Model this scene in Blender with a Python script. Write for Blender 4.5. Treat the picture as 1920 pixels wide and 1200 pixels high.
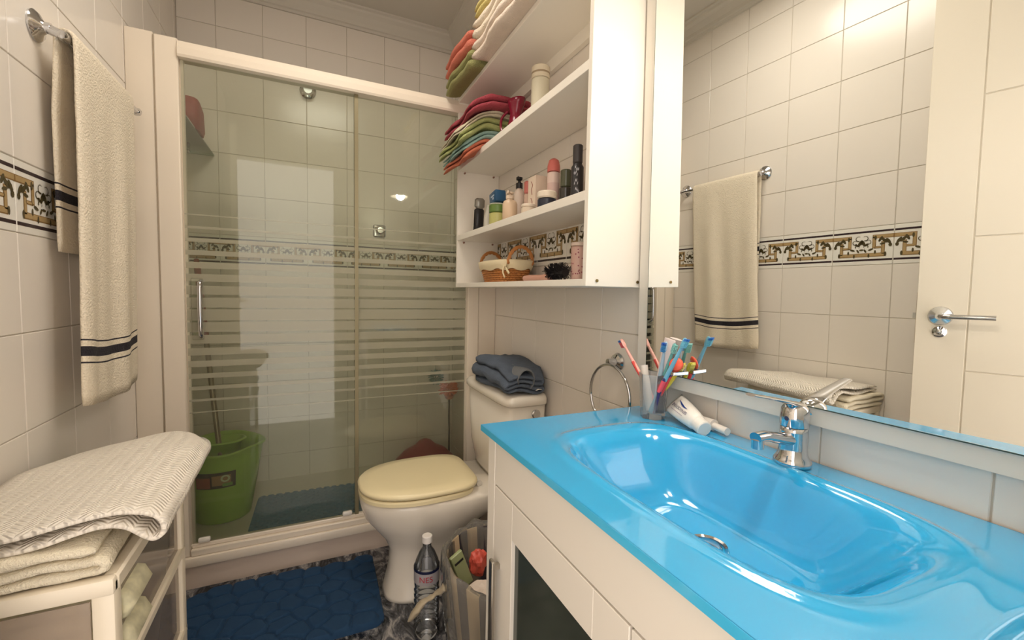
import bpy, bmesh, math, random
from mathutils import Vector, Matrix, noise
random.seed(7)
for o in list(bpy.data.objects): bpy.data.objects.remove(o)
SC = bpy.context.scene
COL = SC.collection
PI = math.pi
# ------------------------------------------------------------------ camera
H = 1.136
cd = bpy.data.cameras.new('camera'); cam = bpy.data.objects.new('camera', cd); COL.objects.link(cam)
cd.sensor_width = 36; cd.lens = 814.736 / 1920 * 36; cd.clip_start = .01
cam.matrix_world = Matrix(((0.90560905, 0.00780697, -0.42404163, 0),
                           (-0.42360851, 0.06542645, -0.9034795, 0),
                           (0.0206901, 0.99782685, 0.06255788, H), (0, 0, 0, 1)))
SC.camera = cam
# ------------------------------------------------------------------ world, lights, exposure
w = bpy.data.worlds.new('world'); SC.world = w; w.use_nodes = True
w.node_tree.nodes['Background'].inputs[0].default_value = (1.0, .90, .83, 1)
w.node_tree.nodes['Background'].inputs[1].default_value = 1.7
SC.view_settings.view_transform = 'Standard'; SC.view_settings.look = 'None'
SC.view_settings.exposure = .70; SC.view_settings.gamma = 1.0; SC.view_settings.use_curve_mapping = False
LAMP = Vector((.655, .42, 1.868))
def light(kind, name, loc, energy, col, **kw):
    l = bpy.data.lights.new(name, kind); l.energy = energy; l.color = col
    for k, v in kw.items(): setattr(l, k, v)
    o = bpy.data.objects.new(name, l); COL.objects.link(o); o.location = loc
    return o
light('POINT', 'mirror_lamp_light', LAMP, 18.5, (1, .89, .79), shadow_soft_size=.03)
FILL = light('AREA', 'ceiling_fill_light', (.1, 1.15, 2.555), 6.5, (1, .92, .82), size=.56)  # added overhead fill, lifts the ambient light in room and shower
FILL.data.shape = 'DISK'
# ------------------------------------------------------------------ materials
def mat(name, col, rough=.5, metal=0, coat=0, spec=.5, bump=0, bscale=200, var=0, vscale=8, sss=0, emis=0, alpha=1, trans=0):
    m = bpy.data.materials.new(name); m.use_nodes = True
    nt = m.node_tree; b = nt.nodes['Principled BSDF']
    c = (*col, 1)
    b.inputs['Base Color'].default_value = c; b.inputs['Roughness'].default_value = rough
    b.inputs['Metallic'].default_value = metal; b.inputs['Coat Weight'].default_value = coat
    b.inputs['Coat Roughness'].default_value = .04
    b.inputs['Specular IOR Level'].default_value = spec
    b.inputs['Alpha'].default_value = alpha; b.inputs['Transmission Weight'].default_value = trans
    if emis:
        b.inputs['Emission Color'].default_value = c; b.inputs['Emission Strength'].default_value = emis
    tc = None
    if var or bump: tc = nt.nodes.new('ShaderNodeTexCoord')
    if var:
        n = nt.nodes.new('ShaderNodeTexNoise'); n.inputs['Scale'].default_value = vscale; n.inputs['Detail'].default_value = 5
        r = nt.nodes.new('ShaderNodeMapRange'); r.inputs[3].default_value = 1 - var; r.inputs[4].default_value = 1 + var
        mx = nt.nodes.new('ShaderNodeMix'); mx.data_type = 'RGBA'; mx.blend_type = 'MULTIPLY'; mx.inputs[0].default_value = 1
        mx.inputs[6].default_value = c
        nt.links.new(tc.outputs['Object'], n.inputs['Vector']); nt.links.new(n.outputs[0], r.inputs[0])
        nt.links.new(r.outputs[0], mx.inputs[7]); nt.links.new(mx.outputs[2], b.inputs['Base Color'])
    if bump:
        n = nt.nodes.new('ShaderNodeTexNoise'); n.inputs['Scale'].default_value = bscale; n.inputs['Detail'].default_value = 2
        bp = nt.nodes.new('ShaderNodeBump'); bp.inputs['Strength'].default_value = bump; bp.inputs['Distance'].default_value = .004
        nt.links.new(tc.outputs['Object'], n.inputs['Vector']); nt.links.new(n.outputs[0], bp.inputs['Height'])
        nt.links.new(bp.outputs[0], b.inputs['Normal'])
    return m
def s(r, g, b):       # sRGB 0-255 to linear
    f = lambda c: (c / 255 / 12.92) if c <= 10 else ((c / 255 + .055) / 1.055) ** 2.4
    return (f(r), f(g), f(b))
M = {}
M['tile'] = mat('glazed_tile', s(236, 228, 217), .2, var=.03, vscale=3, bump=.04, bscale=18)
M['grout'] = mat('grout', s(200, 190, 175), .9)
M['border'] = mat('border_tile_glaze', s(238, 234, 224), .2)
M['dark'] = mat('dark_line_glaze', s(52, 38, 42), .2)
M['ochre'] = mat('ochre_glaze', s(178, 150, 104), .25, var=.12, vscale=60)
M['brown'] = mat('ochre_edge_glaze', s(138, 106, 64), .25)
M['olive'] = mat('olive_glaze', s(80, 70, 44), .25, var=.2, vscale=90)
M['ceil'] = mat('ceiling_paint', s(214, 208, 196), .85, bump=.05, bscale=60)
M['white'] = mat('white_laminate', s(236, 229, 217), .28, var=.015, vscale=4)
M['panel'] = mat('white_board', s(226, 220, 208), .35)
M['alu'] = mat('white_enamel_frame', s(234, 221, 202), .3)
M['edge'] = mat('gap_shade', s(176, 160, 136), .4)
M['porc'] = mat('porcelain', s(236, 227, 212), .12, coat=.3)
M['seat'] = mat('aged_seat_plastic', s(236, 221, 178), .3, var=.03)
M['chrome'] = mat('chrome', s(210, 210, 212), .08, metal=1)
M['steel'] = mat('brushed_steel', s(178, 172, 162), .3, metal=1)
M['blue'] = mat('blue_glass', (.025, .41, .78), .12, coat=1, var=.03)
M['blueedge'] = mat('blue_glass_edge', (.06, .50, .82), .15, coat=1)
M['door'] = mat('door_paint', s(232, 222, 204), .45, bump=.03, bscale=80)
M['cream'] = mat('cream_towel', s(234, 223, 198), .95, bump=.9, bscale=330, var=.05, vscale=20)
M['knit'] = mat('knit_wool', s(226, 216, 200), .95, bump=.3, bscale=250)
M['green'] = mat('green_plastic', s(164, 204, 88), .35, var=.03)
M['green_shade'] = mat('green_plastic_shaded', s(84, 128, 46), .5)  # shaded copy of the bucket green
M['black'] = mat('black_plastic', s(26, 24, 26), .35)
M['red'] = mat('red_plastic', s(200, 56, 44), .35)
M['tower'] = mat('ivory_plastic', s(238, 226, 204), .35)
M['rubber'] = mat('rubber_mat', s(84, 134, 166), .6)
M['foam'] = mat('blue_foam', s(20, 56, 88), .9, bump=.2, bscale=500, var=.08, vscale=20)
def trs(name, tint, fac_gloss=.08, frost=None):
    m = bpy.data.materials.new(name); m.use_nodes = True; nt = m.node_tree; nt.nodes.clear()
    out = nt.nodes.new('ShaderNodeOutputMaterial')
    t = nt.nodes.new('ShaderNodeBsdfTransparent'); t.inputs[0].default_value = (*tint, 1)
    g = nt.nodes.new('ShaderNodeBsdfGlossy'); g.inputs['Roughness'].default_value = .02
    fr = nt.nodes.new('ShaderNodeFresnel'); fr.inputs[0].default_value = 1.45
    mx = nt.nodes.new('ShaderNodeMixShader')
    if fac_gloss:
        ma = nt.nodes.new('ShaderNodeMath'); ma.operation = 'MULTIPLY'; ma.inputs[1].default_value = fac_gloss
        nt.links.new(fr.outputs[0], ma.inputs[0]); nt.links.new(ma.outputs[0], mx.inputs[0])
    base = t.outputs[0]
    if frost:
        d = nt.nodes.new('ShaderNodeBsdfDiffuse'); d.inputs[0].default_value = (*frost[0], 1)
        tl = nt.nodes.new('ShaderNodeBsdfTranslucent'); tl.inputs[0].default_value = (*frost[0], 1)
        m2 = nt.nodes.new('ShaderNodeMixShader'); m2.inputs[0].default_value = .4
        nt.links.new(d.outputs[0], m2.inputs[1]); nt.links.new(tl.outputs[0], m2.inputs[2])
        m3 = nt.nodes.new('ShaderNodeMixShader'); m3.inputs[0].default_value = frost[1]
        nt.links.new(t.outputs[0], m3.inputs[1]); nt.links.new(m2.outputs[0], m3.inputs[2]); base = m3.outputs[0]
        m['frost'] = 1
        if len(frost) > 2:   # printed frosted stripes by height
            tc = nt.nodes.new('ShaderNodeNewGeometry'); sx = nt.nodes.new('ShaderNodeSeparateXYZ')
            nt.links.new(tc.outputs['Position'], sx.inputs[0])
            def mth(op, a, b=None):
                n = nt.nodes.new('ShaderNodeMath'); n.operation = op
                for k, v in enumerate((a, b)):
                    if v is None: continue
                    if isinstance(v, (int, float)): n.inputs[k].default_value = v
                    else: nt.links.new(v, n.inputs[k])
                return n.outputs[0]
            zc, p, n_ = frost[2]
            k = mth('DIVIDE', mth('SUBTRACT', sx.outputs[2], zc), p)
            kr = mth('ROUND', k); fr_ = mth('ABSOLUTE', mth('SUBTRACT', k, kr))
            wd = mth('SUBTRACT', .455, mth('MULTIPLY', mth('ABSOLUTE', kr), .415 / n_))
            on = mth('MULTIPLY', mth('LESS_THAN', fr_, wd), mth('LESS_THAN', mth('ABSOLUTE', kr), n_ + .5))
            f = mth('ADD', mth('MULTIPLY', on, frost[1]), frost[3]); nt.links.new(f, m3.inputs[0])
    nt.links.new(base, mx.inputs[1]); nt.links.new(g.outputs[0], mx.inputs[2])
    if not fac_gloss: mx.inputs[0].default_value = .05
    nt.links.new(mx.outputs[0], out.inputs[0])
    return m
M['shglass'] = trs('shower_glass', (.935, .96, .90), 1.2, (s(214, 208, 184), .50, (H - .105, .0455, 8), .08))
M['clear'] = trs('clear_plastic', (.97, .97, .96), 1.0, ((.95, .93, .92), .22))
M['bagfilm'] = trs('bin_bag_film', (.93, .92, .88), 1.4, ((.85, .8, .7), .27))
M['pet'] = trs('bottle_plastic', (.90, .92, .93), 1.6, ((.8, .82, .84), .08))
M['glsh'] = trs('glass_shelf_pane', (.72, .84, .76), 1.5)
M['drawerpl'] = trs('frosted_drawer_plastic', (.96, .93, .90), 1, (s(236, 218, 200), .42))
def mirror_mat():
    m = mat('mirror_silver', (.93, .95, .93), .0, metal=1); return m
M['mirror'] = mirror_mat()
# marble floor
def marble():
    m = bpy.data.materials.new('dark_marble'); m.use_nodes = True; nt = m.node_tree; b = nt.nodes['Principled BSDF']
    tc = nt.nodes.new('ShaderNodeTexCoord'); n = nt.nodes.new('ShaderNodeTexNoise'); n.inputs['Scale'].default_value = 7
    n.inputs['Detail'].default_value = 9; n.inputs['Distortion'].default_value = 2.2; n.inputs['Roughness'].default_value = .72
    mp = nt.nodes.new('ShaderNodeMapping'); mp.inputs['Scale'].default_value = (2.2, .9, 1); mp.inputs['Rotation'].default_value = (0, 0, .5)
    r = nt.nodes.new('ShaderNodeValToRGB'); e = r.color_ramp.elements
    e[0].position = .42; e[0].color = (*s(24, 28, 34), 1); e[1].position = .68; e[1].color = (*s(178, 172, 166), 1)
    k = r.color_ramp.elements.new(.52); k.color = (*s(84, 84, 88), 1)
    nt.links.new(tc.outputs['Object'], mp.inputs[0]); nt.links.new(mp.outputs[0], n.inputs['Vector'])
    nt.links.new(n.outputs[0], r.inputs[0]); nt.links.new(r.outputs[0], b.inputs['Base Color']); b.inputs['Roughness'].default_value = .22
    return m
M['marble'] = marble()
def uvstripe(name, base, dark, bands, scale_bump=210):
    """towel whose woven bands sit at given distances (UV y, metres) from its hem"""
    m = mat(name, base, .95, bump=.9, bscale=scale_bump)
    nt = m.node_tree; b = nt.nodes['Principled BSDF']
    uv = nt.nodes.new('ShaderNodeUVMap'); sx = nt.nodes.new('ShaderNodeSeparateXYZ'); nt.links.new(uv.outputs[0], sx.inputs[0])
    r = nt.nodes.new('ShaderNodeValToRGB'); r.color_ramp.interpolation = 'CONSTANT'
    mu = nt.nodes.new('ShaderNodeMath'); mu.operation = 'MULTIPLY'; mu.inputs[1].default_value = 2
    nt.links.new(sx.outputs[1], mu.inputs[0]); nt.links.new(mu.outputs[0], r.inputs[0])
    e = r.color_ramp.elements; e[0].position = 0; e[0].color = (*base, 1); e[1].position = 1; e[1].color = (*base, 1)
    for a, z in bands:
        k = r.color_ramp.elements.new(a * 2); k.color = (*dark, 1); k = r.color_ramp.elements.new(z * 2); k.color = (*base, 1)
    nt.links.new(r.outputs[0], b.inputs['Base Color'])
    return m
M['striped'] = uvstripe('striped_towel', s(238, 225, 202), s(42, 38, 44), [(.100, .105), (.118, .142), (.155, .160)])
# ------------------------------------------------------------------ object helpers
ORG = {}
def newobj(name, bm, mats, parent=None, smooth=False, world=True, loc=None):
    me = bpy.data.meshes.new(name)
    if not isinstance(mats, (list, tuple)): mats = [mats]
    org = ORG.get(parent.name, Vector((0, 0, 0))) if parent else Vector((0, 0, 0))
    if parent is None:
        if loc is None:
            vs = [v.co for v in bm.verts]
            org = Vector(((min(v.x for v in vs) + max(v.x for v in vs)) / 2, (min(v.y for v in vs) + max(v.y for v in vs)) / 2, min(v.z for v in vs)))
        else: org = Vector(loc)
    if world: bmesh.ops.translate(bm, verts=bm.verts, vec=-org)
    bmesh.ops.recalc_face_normals(bm, faces=bm.faces)
    bm.to_mesh(me); bm.free()
    for m in mats: me.materials.append(m)
    if smooth:
        for p in me.polygons: p.use_smooth = True
        if smooth != 'all': me.set_sharp_from_angle(angle=math.radians(38))
    o = bpy.data.objects.new(name, me); COL.objects.link(o)
    if parent: o.parent = parent; ORG[o.name] = org
    else: o.location = org; ORG[o.name] = org
    return o
def tag(o, label=None, cat=None, group=None, kind=None):
    if label: o['label'] = label
    if cat: o['category'] = cat
    if group: o['group'] = group
    if kind: o['kind'] = kind
    return o
def thing(name, loc, label, cat, group=None):
    o = bpy.data.objects.new(name, None); COL.objects.link(o); o.location = loc; o.empty_display_size = .05
    ORG[o.name] = Vector(loc); return tag(o, label, cat, group)
def B(): return bmesh.new()
def box(bm, a, b, bev=0, mi=0, seg=1):
    a = Vector(a); b = Vector(b)
    r = bmesh.ops.create_cube(bm, size=1)
    for v in r['verts']: v.co = Vector([(a[i] + b[i]) / 2 + v.co[i] * abs(b[i] - a[i]) for i in range(3)])
    fs = set(f for v in r['verts'] for f in v.link_faces)
    for f in fs: f.material_index = mi
    if bev:
        es = set(e for v in r['verts'] for e in v.link_edges)
        rr = bmesh.ops.bevel(bm, geom=list(es), offset=bev, segments=seg, affect='EDGES', profile=.5, material=-1)
    return bm
def lathe(bm, prof, c=(0, 0, 0), n=24, axis=(0, 0, 1), mi=0, sx=1, sy=1):
    """prof = [(r, h)] about axis from c"""
    ax = Vector(axis).normalized(); q = Vector((0, 0, 1)).rotation_difference(ax); c = Vector(c)
    rings = []
    for r, h in prof:
        if r < 1e-6: rings.append([bm.verts.new(c + q @ Vector((0, 0, h)))])
        else: rings.append([bm.verts.new(c + q @ Vector((r * sx * math.cos(2 * PI * k / n), r * sy * math.sin(2 * PI * k / n), h))) for k in range(n)])
    for a, b in zip(rings, rings[1:]):
        for k in range(n):
            k2 = (k + 1) % n
            if len(a) == 1 and len(b) == 1: continue
            if len(a) == 1: f = bm.faces.new((a[0], b[k], b[k2]))
            elif len(b) == 1: f = bm.faces.new((a[k], a[k2], b[0]))
            else: f = bm.faces.new((a[k], a[k2], b[k2], b[k]))
            f.material_index = mi
    return bm
def cyl(bm, c, r, h, n=24, axis=(0, 0, 1), mi=0, r2=None, bev=0):
    r2 = r if r2 is None else r2
    if bev: p = [(0, 0), (r - bev, 0), (r, bev), (r2, h - bev), (r2 - bev, h), (0, h)]
    else: p = [(0, 0), (r, 0), (r2, h), (0, h)]
    return lathe(bm, p, c, n, axis, mi)
def spline(pts, n=8):
    P = [Vector(p) for p in pts]; out = []
    for i in range(len(P) - 1):
        p0 = P[max(i - 1, 0)]; p1 = P[i]; p2 = P[i + 1]; p3 = P[min(i + 2, len(P) - 1)]
        for k in range(n):
            t = k / n
            out.append(.5 * ((2 * p1) + (p2 - p0) * t + (2 * p0 - 5 * p1 + 4 * p2 - p3) * t * t + (3 * p1 - p0 - 3 * p2 + p3) * t ** 3))
    out.append(P[-1]); return out
def tube(bm, pts, r, n=10, mi=0, cap=True, flat=1.0, closed=False):
    P = [Vector(p) for p in pts]; rings = []; up = None; N = len(P)
    rr = r if isinstance(r, (list, tuple)) else [r] * N
    for i, p in enumerate(P):
        if closed: d = (P[(i + 1) % N] - P[i - 1]).normalized()
        else: d = (P[min(i + 1, N - 1)] - P[max(i - 1, 0)]).normalized()
        if up is None:
            up = Vector((0, 0, 1)) if abs(d.z) < .9 else Vector((1, 0, 0))
        a = d.cross(up).normalized(); b = a.cross(d).normalized(); up = b
        rings.append([bm.verts.new(p + rr[i] * (math.cos(2 * PI * k / n) * a + math.sin(2 * PI * k / n) * b * flat)) for k in range(n)])
    prs = list(zip(rings, rings[1:]))
    if closed: prs.append((rings[-1], rings[0]))
    for A, Bq in prs:
        for k in range(n):
            f = bm.faces.new((A[k], A[(k + 1) % n], Bq[(k + 1) % n], Bq[k])); f.material_index = mi
    if cap and not closed:
        for rg in (rings[0], rings[-1]):
            f = bm.faces.new(rg); f.material_index = mi
    return bm
def loft(bm, secs, n=40, mi=0, capt=True):
    """secs: (z, x0, x1, halfwidth, yc, exponent[, front_round])"""
    rings = []
    for z, x0, x1, hw, yc, e in secs:
        rg = []
        for k in range(n):
            t = 2 * PI * k / n; c, s_ = math.cos(t), math.sin(t)
            X = (x0 + x1) / 2 + (x1 - x0) / 2 * math.copysign(abs(c) ** (2 / e), c)
            Y = yc + hw * math.copysign(abs(s_) ** (2 / e), s_)
            rg.append(bm.verts.new((X, Y, z)))
        rings.append(rg)
    for a, b in zip(rings, rings[1:]):
        for k in range(n):
            f = bm.faces.new((a[k], a[(k + 1) % n], b[(k + 1) % n], b[k])); f.material_index = mi
    if capt:
        for rg in (rings[0], rings[-1]): bm.faces.new(rg).material_index = mi
    return bm
def ribbon(bm, path, t, v0, v1, nv, fmap, nz=0, nsc=12, mi=0, hem=None, seed=0, cap=True):
    """thick cloth sheet: 2-D path (u, w), thickness t, extruded from v0 to v1; fmap(u, w, v) -> xyz"""
    P = [Vector((p[0], p[1])) for p in path]; N = len(P); L = [0]
    for i in range(1, N): L.append(L[-1] + (P[i] - P[i - 1]).length)
    nr = []
    for i in range(N):
        d = (P[min(i + 1, N - 1)] - P[max(i - 1, 0)]).normalized(); nr.append(Vector((-d.y, d.x)))
    uv = bm.loops.layers.uv.verify(); rows = []
    for j in range(nv + 1):
        v = v0 + (v1 - v0) * j / nv; e = min(j, nv - j); tt = t * (.55 if e == 0 else 1)
        loop = [(i, 1) for i in range(N)] + [(i, -1) for i in range(N - 1, -1, -1)]
        row = []
        for i, sg in loop:
            te = tt * (.5 if i in (0, N - 1) else 1)
            q = P[i] + nr[i] * sg * te / 2
            c = Vector(fmap(q.x, q.y, v))
            if nz:
                dn = noise.noise(Vector((c.x * nsc + seed, c.y * nsc, c.z * nsc))) * nz
                dm = noise.noise(Vector((c.x * nsc, c.y * nsc + 9 + seed, c.z * nsc))) * nz
                c = c + Vector((dm * .6, dm * .5, dn))
            row.append((bm.verts.new(c), (v, min(L[i], L[-1] - L[i]))))
        rows.append(row)
    K = len(rows[0])
    for a, b in zip(rows, rows[1:]):
        for k in range(K):
            k2 = (k + 1) % K
            vs = (a[k], a[k2], b[k2], b[k]); f = bm.faces.new([x[0] for x in vs]); f.material_index = mi
            for l, x in zip(f.loops, vs): l[uv].uv = x[1]
    if cap:
        for row in (rows[0], rows[-1]):
            for i in range(N - 1):
                vs = (row[i], row[i + 1], row[K - 2 - i], row[K - 1 - i]); f = bm.faces.new([x[0] for x in vs]); f.material_index = mi
                for l, x in zip(f.loops, vs): l[uv].uv = x[1]
    return bm
def arc(cx, cy, r, a0, a1, n=6): return [(cx + r * math.cos(math.radians(a0 + (a1 - a0) * k / n)), cy + r * math.sin(math.radians(a0 + (a1 - a0) * k / n))) for k in range(n + 1)]
def foldpath(x0, x1, z0, t, layers, first='right', droop=0, seg=10):
    """serpentine: layers stacked from z0 up, folded alternately at x1 and x0"""
    pts = []; right = True; z = z0 + t / 2
    for k in range(layers):
        a, b = (x0, x1) if right else (x1, x0)
        for i in range(seg + 1):
            u = a + (b - a) * i / seg
            pts.append((u, z))
        if k < layers - 1:
            sg = 1 if right else -1
            for q in range(1, 4):
                th = -90 + 180 * q / 4
                pts.append((b + sg * t * .62 * math.cos(math.radians(th)), z + t * .53 + t * .53 * math.sin(math.radians(th))))
        z += t * 1.06; right = not right
    return pts
# ================================================================== THE SETTING
XL, XR, YB, ZC, YN = -.553, .815, 2.6, 2.635, -.12
PITCH = .2135
def struct(name, bm, m): return tag(newobj(name, bm, m, loc=(0, 0, 0)), kind='structure')
b = B(); box(b, (XL - .12, YN - .1, -.08), (XR + .12, YB + .12, 0)); struct('floor', b, M['marble'])
b = B(); box(b, (XL - .12, YN - .1, ZC), (XR + .12, YB + .12, ZC + .08)); struct('ceiling', b, M['ceil'])
G = .0025
b = B(); box(b, (XL - .12, YN - .1, 0), (XL - G, YB + .12, ZC)); WL = struct('wall_left', b, M['grout'])
b = B(); box(b, (XR + G, YN - .1, 0), (XR + .12, YB + .12, ZC)); WR = struct('wall_right', b, M['grout'])
b = B(); box(b, (XL - G, YB + G, 0), (XR + G, YB + .12, ZC)); WB = struct('wall_back', b, M['grout'])
b = B(); box(b, (.20, YN - .1, 0), (XR + G, YN, ZC)); box(b, (XL - G, YN - .1, 2.14), (.20, YN, ZC)); struct('wall_near', b, M['ceil'])
# tiles ---------------------------------------------------------------
def tilemesh(w_, h_, name, m, print_=False):
    b = B(); j = .0012
    box(b, (j, -.004, j), (w_ - j, .006, h_ - j), .0012, 0)
    mats = [m]
    if print_:
        mats = [M['border'], M['dark'], M['ochre'], M['olive'], M['brown']]
        def P(pts, mi, y=-.0043):
            f = b.faces.new([b.verts.new((u * w_, y, v * h_)) for u, v in pts]); f.material_index = mi
        def R(u0, v0, u1, v1, mi, y=-.0043): P([(u0, v0), (u1, v0), (u1, v1), (u0, v1)], mi, y)
        R(.01, .845, .99, .895, 1); R(.01, .105, .99, .155, 1)
        def bar(u0, v0, u1, v1):
            R(u0, v0, u1, v1, 4, -.0043); du = .010; dv = .018
            R(u0 + du, v0 + dv, u1 - du, v1 - dv * .6, 2, -.0046)
        bar(0, .68, .33, .78); bar(.27, .43, .33, .74); bar(.67, .68, 1, .78); bar(.67, .43, .73, .74)
        bar(.13, .21, .87, .31); bar(.13, .26, .19, .60); bar(.81, .26, .87, .60); bar(.16, .42, .30, .48); bar(.70, .42, .84, .48)
        def leaf(u, v, a, l, wd=.42, mi=3):
            l *= 1.3
            a = math.radians(a); pts = []
            for k in range(8):
                t = 2 * PI * k / 8; x = l / 2 * math.cos(t); y = l * wd / 2 * math.sin(t)
                pts.append((u + (x * math.cos(a) - y * math.sin(a)) , v + (x * math.sin(a) + y * math.cos(a)) * w_ / h_))
            P(pts, mi, -.005)
        def curl(u, v, r, a0, a1, th=.018):
            n = 7; o_, i_ = [], []
            for k in range(n + 1):
                a = math.radians(a0 + (a1 - a0) * k / n); q = th * (1 - .7 * k / n)
                o_.append((u + (r + q / 2) * math.cos(a), v + (r + q / 2) * math.sin(a) * w_ / h_)); i_.append((u + (r - q / 2) * math.cos(a), v + (r - q / 2) * math.sin(a) * w_ / h_))
            for k in range(n): P([o_[k], o_[k + 1], i_[k + 1], i_[k]], 3, -.005)
        for sg in (-1, 1):
            c = lambda u: .5 + sg * u
            curl(c(.055), .70, .045, 90 - sg * 200, 90 + sg * 40); curl(c(.11), .60, .04, 90 - sg * 230, 90 + sg * 60); curl(c(.07), .48, .035, 90 - sg * 120, 90 + sg * 140)
            leaf(c(.03), .57, 90 + sg * 25, .10); leaf(c(.08), .53, 90 - sg * 60, .07); leaf(c(.15), .40, 20 * sg, .07); leaf(c(.22), .33, 90, .06)
            leaf(c(.30), .66, 90 - sg * 30, .09); leaf(c(.36), .62, 90 + sg * 45, .10); leaf(c(.33), .54, sg * 10, .07); leaf(c(.42), .60, 90 + sg * 35, .10); leaf(c(.45), .50, 90, .055, .8)
            leaf(c(.38), .27, 90, .07); leaf(c(.12), .24, 90, .06); leaf(c(.06), .37, 60, .06); leaf(c(.22), .70, 90, .07)
        leaf(.5, .60, 90, .07, .8); leaf(.5, .40, 0, .06)
    bmesh.ops.recalc_face_normals(b, faces=b.faces)
    me = bpy.data.meshes.new(name); b.to_mesh(me); b.free()
    for q in mats: me.materials.append(q)
    return me
BT0, BT1 = H + .105, H + .26          # border tile row
def rows(step_dn, step_up):
    out = [(BT0, BT1, True)]; z = BT0
    while z > .02: out.append((max(z - step_dn, 0), z, False)); z -= step_dn
    z = BT1
    while z < ZC - .02: out.append((z, min(z + step_up, ZC), False)); z += step_up
    return out
TM = {}
def lay(wall, place, spans, rws):
    for (z0, z1, br) in rws:
        for (a0, a1) in spans:
            key = (round(a1 - a0, 4), round(z1 - z0, 4), br)
            if key not in TM: TM[key] = tilemesh(a1 - a0, z1 - z0, 'border_tile' if br else 'tile', M['tile'], br)
            o = bpy.data.objects.new('border_tile' if br else 'tile', TM[key]); COL.objects.link(o); o.parent = wall
            o.location, o.rotation_euler = place(a0, a1, z0)
def spans(lo, hi, anchor, step):
    out = []; k = math.ceil((lo - anchor) / step - 1e-6); c = [lo] + [anchor + step * i for i in range(k, 400) if lo + .004 < anchor + step * i < hi - .004] + [hi]
    return list(zip(c, c[1:]))
rs = rows(.2135, .2085)
lay(WB, lambda a0, a1, z: ((a0, YB + .004, z), (0, 0, 0)), spans(XL, XR, 0, .1985), rows(.2, .2))
lay(WL, lambda a0, a1, z: ((XL - .004, a0, z), (0, 0, PI / 2)), spans(YN, YB, 1.277, PITCH), rs)
lay(WR, lambda a0, a1, z: ((XR + .004, a1, z), (0, 0, -PI / 2)), spans(YN, YB, 1.302, PITCH), rs)
# cornice mouldings
def cornice(name, mk):
    prof = [(0, 2.545), (.010, 2.545), (.014, 2.556), (.022, 2.560), (.026, 2.575), (.045, 2.600), (.062, 2.612), (.066, 2.622), (.078, 2.626), (.078, ZC), (0, ZC)]
    b = B(); A = [b.verts.new(mk(d, z, 0)) for d, z in prof]; C = [b.verts.new(mk(d, z, 1)) for d, z in prof]
    for k in range(len(prof)): b.faces.new((A[k], A[(k + 1) % len(prof)], C[(k + 1) % len(prof)], C[k]))
    b.faces.new(A); b.faces.new(C); struct(name, b, M['ceil'])
cornice('trim_1', lambda d, z, e: (XL if e == 0 else XR, YB - d, z))
cornice('trim_2', lambda d, z, e: (XR - d, YN if e == 0 else YB, z))
cornice('trim_3', lambda d, z, e: (XL + d, YN if e == 0 else YB, z))
# door, standing open against the left wall side ---------------------------
dv = Vector((.165, .736, 0)); dv = dv / dv.length * .725
dh = Vector((-.545, .005, 0)); du_ = dv.normalized(); dn_ = Vector((du_.y, -du_.x, 0))     # dn_ points into the room
DM = Matrix((( du_.x, dn_.x, 0, dh.x), (du_.y, dn_.y, 0, dh.y), (0, 0, 1, 0), (0, 0, 0, 1)))
def dp(u, d, z): return tuple(DM @ Vector((u, d, z)))
def xf(bm, M4): bmesh.ops.transform(bm, matrix=M4, verts=bm.verts); return bm
DT, DW, DHt = .035, .725, 2.12
b = B(); box(b, (0, -DT, .008), (DW, -.003, DHt)); xf(b, DM); DOOR = tag(newobj('door_1', b, M['door'], loc=dh), kind='structure')
zs = [(.03, .40), (.408, .872), (.88, 1.344), (1.352, 1.80), (1.808, DHt)]
b = B(); box(b, (DW - .125, -.003, .008), (DW, 0, DHt), .0012); xf(b, DM); newobj('stile_panel', b, M['door'], DOOR)
b = B(); box(b, (0, -.003, .008), (.11, 0, DHt), .0012); xf(b, DM); newobj('stile_panel', b, M['door'], DOOR)
for z0, z1 in [(.008, .42), (.424, .868), (.872, 1.312), (1.316, 1.76), (1.764, DHt)]:
    b = B(); box(b, (.114, -.003, z0), (DW - .129, 0, z1), .0012); xf(b, DM); newobj('panel', b, M['door'], DOOR)
b = B(); hu, hz = DW - .062, 1.052
lathe(b, [(0, 0), (.032, 0), (.032, .004), (.029, .008), (.011, .010), (.011, .040), (0, .040)], (hu, 0, hz), 28, (0, 1, 0))
tube(b, [(hu, .036, hz), (hu - .012, .044, hz), (hu - .03, .046, hz), (hu - .128, .046, hz)], .008, 12)
xf(b, DM); newobj('door_handle', b, M['chrome'], DOOR, True)
b = B(); lathe(b, [(0, 0), (.019, 0), (.019, .004), (.012, .008), (.010, .012), (.006, .014), (0, .014)], (hu, 0, hz - .054), 24, (0, 1, 0)); xf(b, DM); newobj('lock_rosette', b, M['chrome'], DOOR, True)
b = B(); box(b, (DW, -.026, hz - .10), (DW + .0015, -.010, hz + .08)); xf(b, DM); newobj('lock_plate', b, mat('brass_plate', s(150, 112, 66), .35, metal=1), DOOR)
b = B(); box(b, (DW, -.026, hz - .012), (DW + .010, -.012, hz + .008)); xf(b, DM); newobj('latch', b, M['steel'], DOOR)
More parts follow.
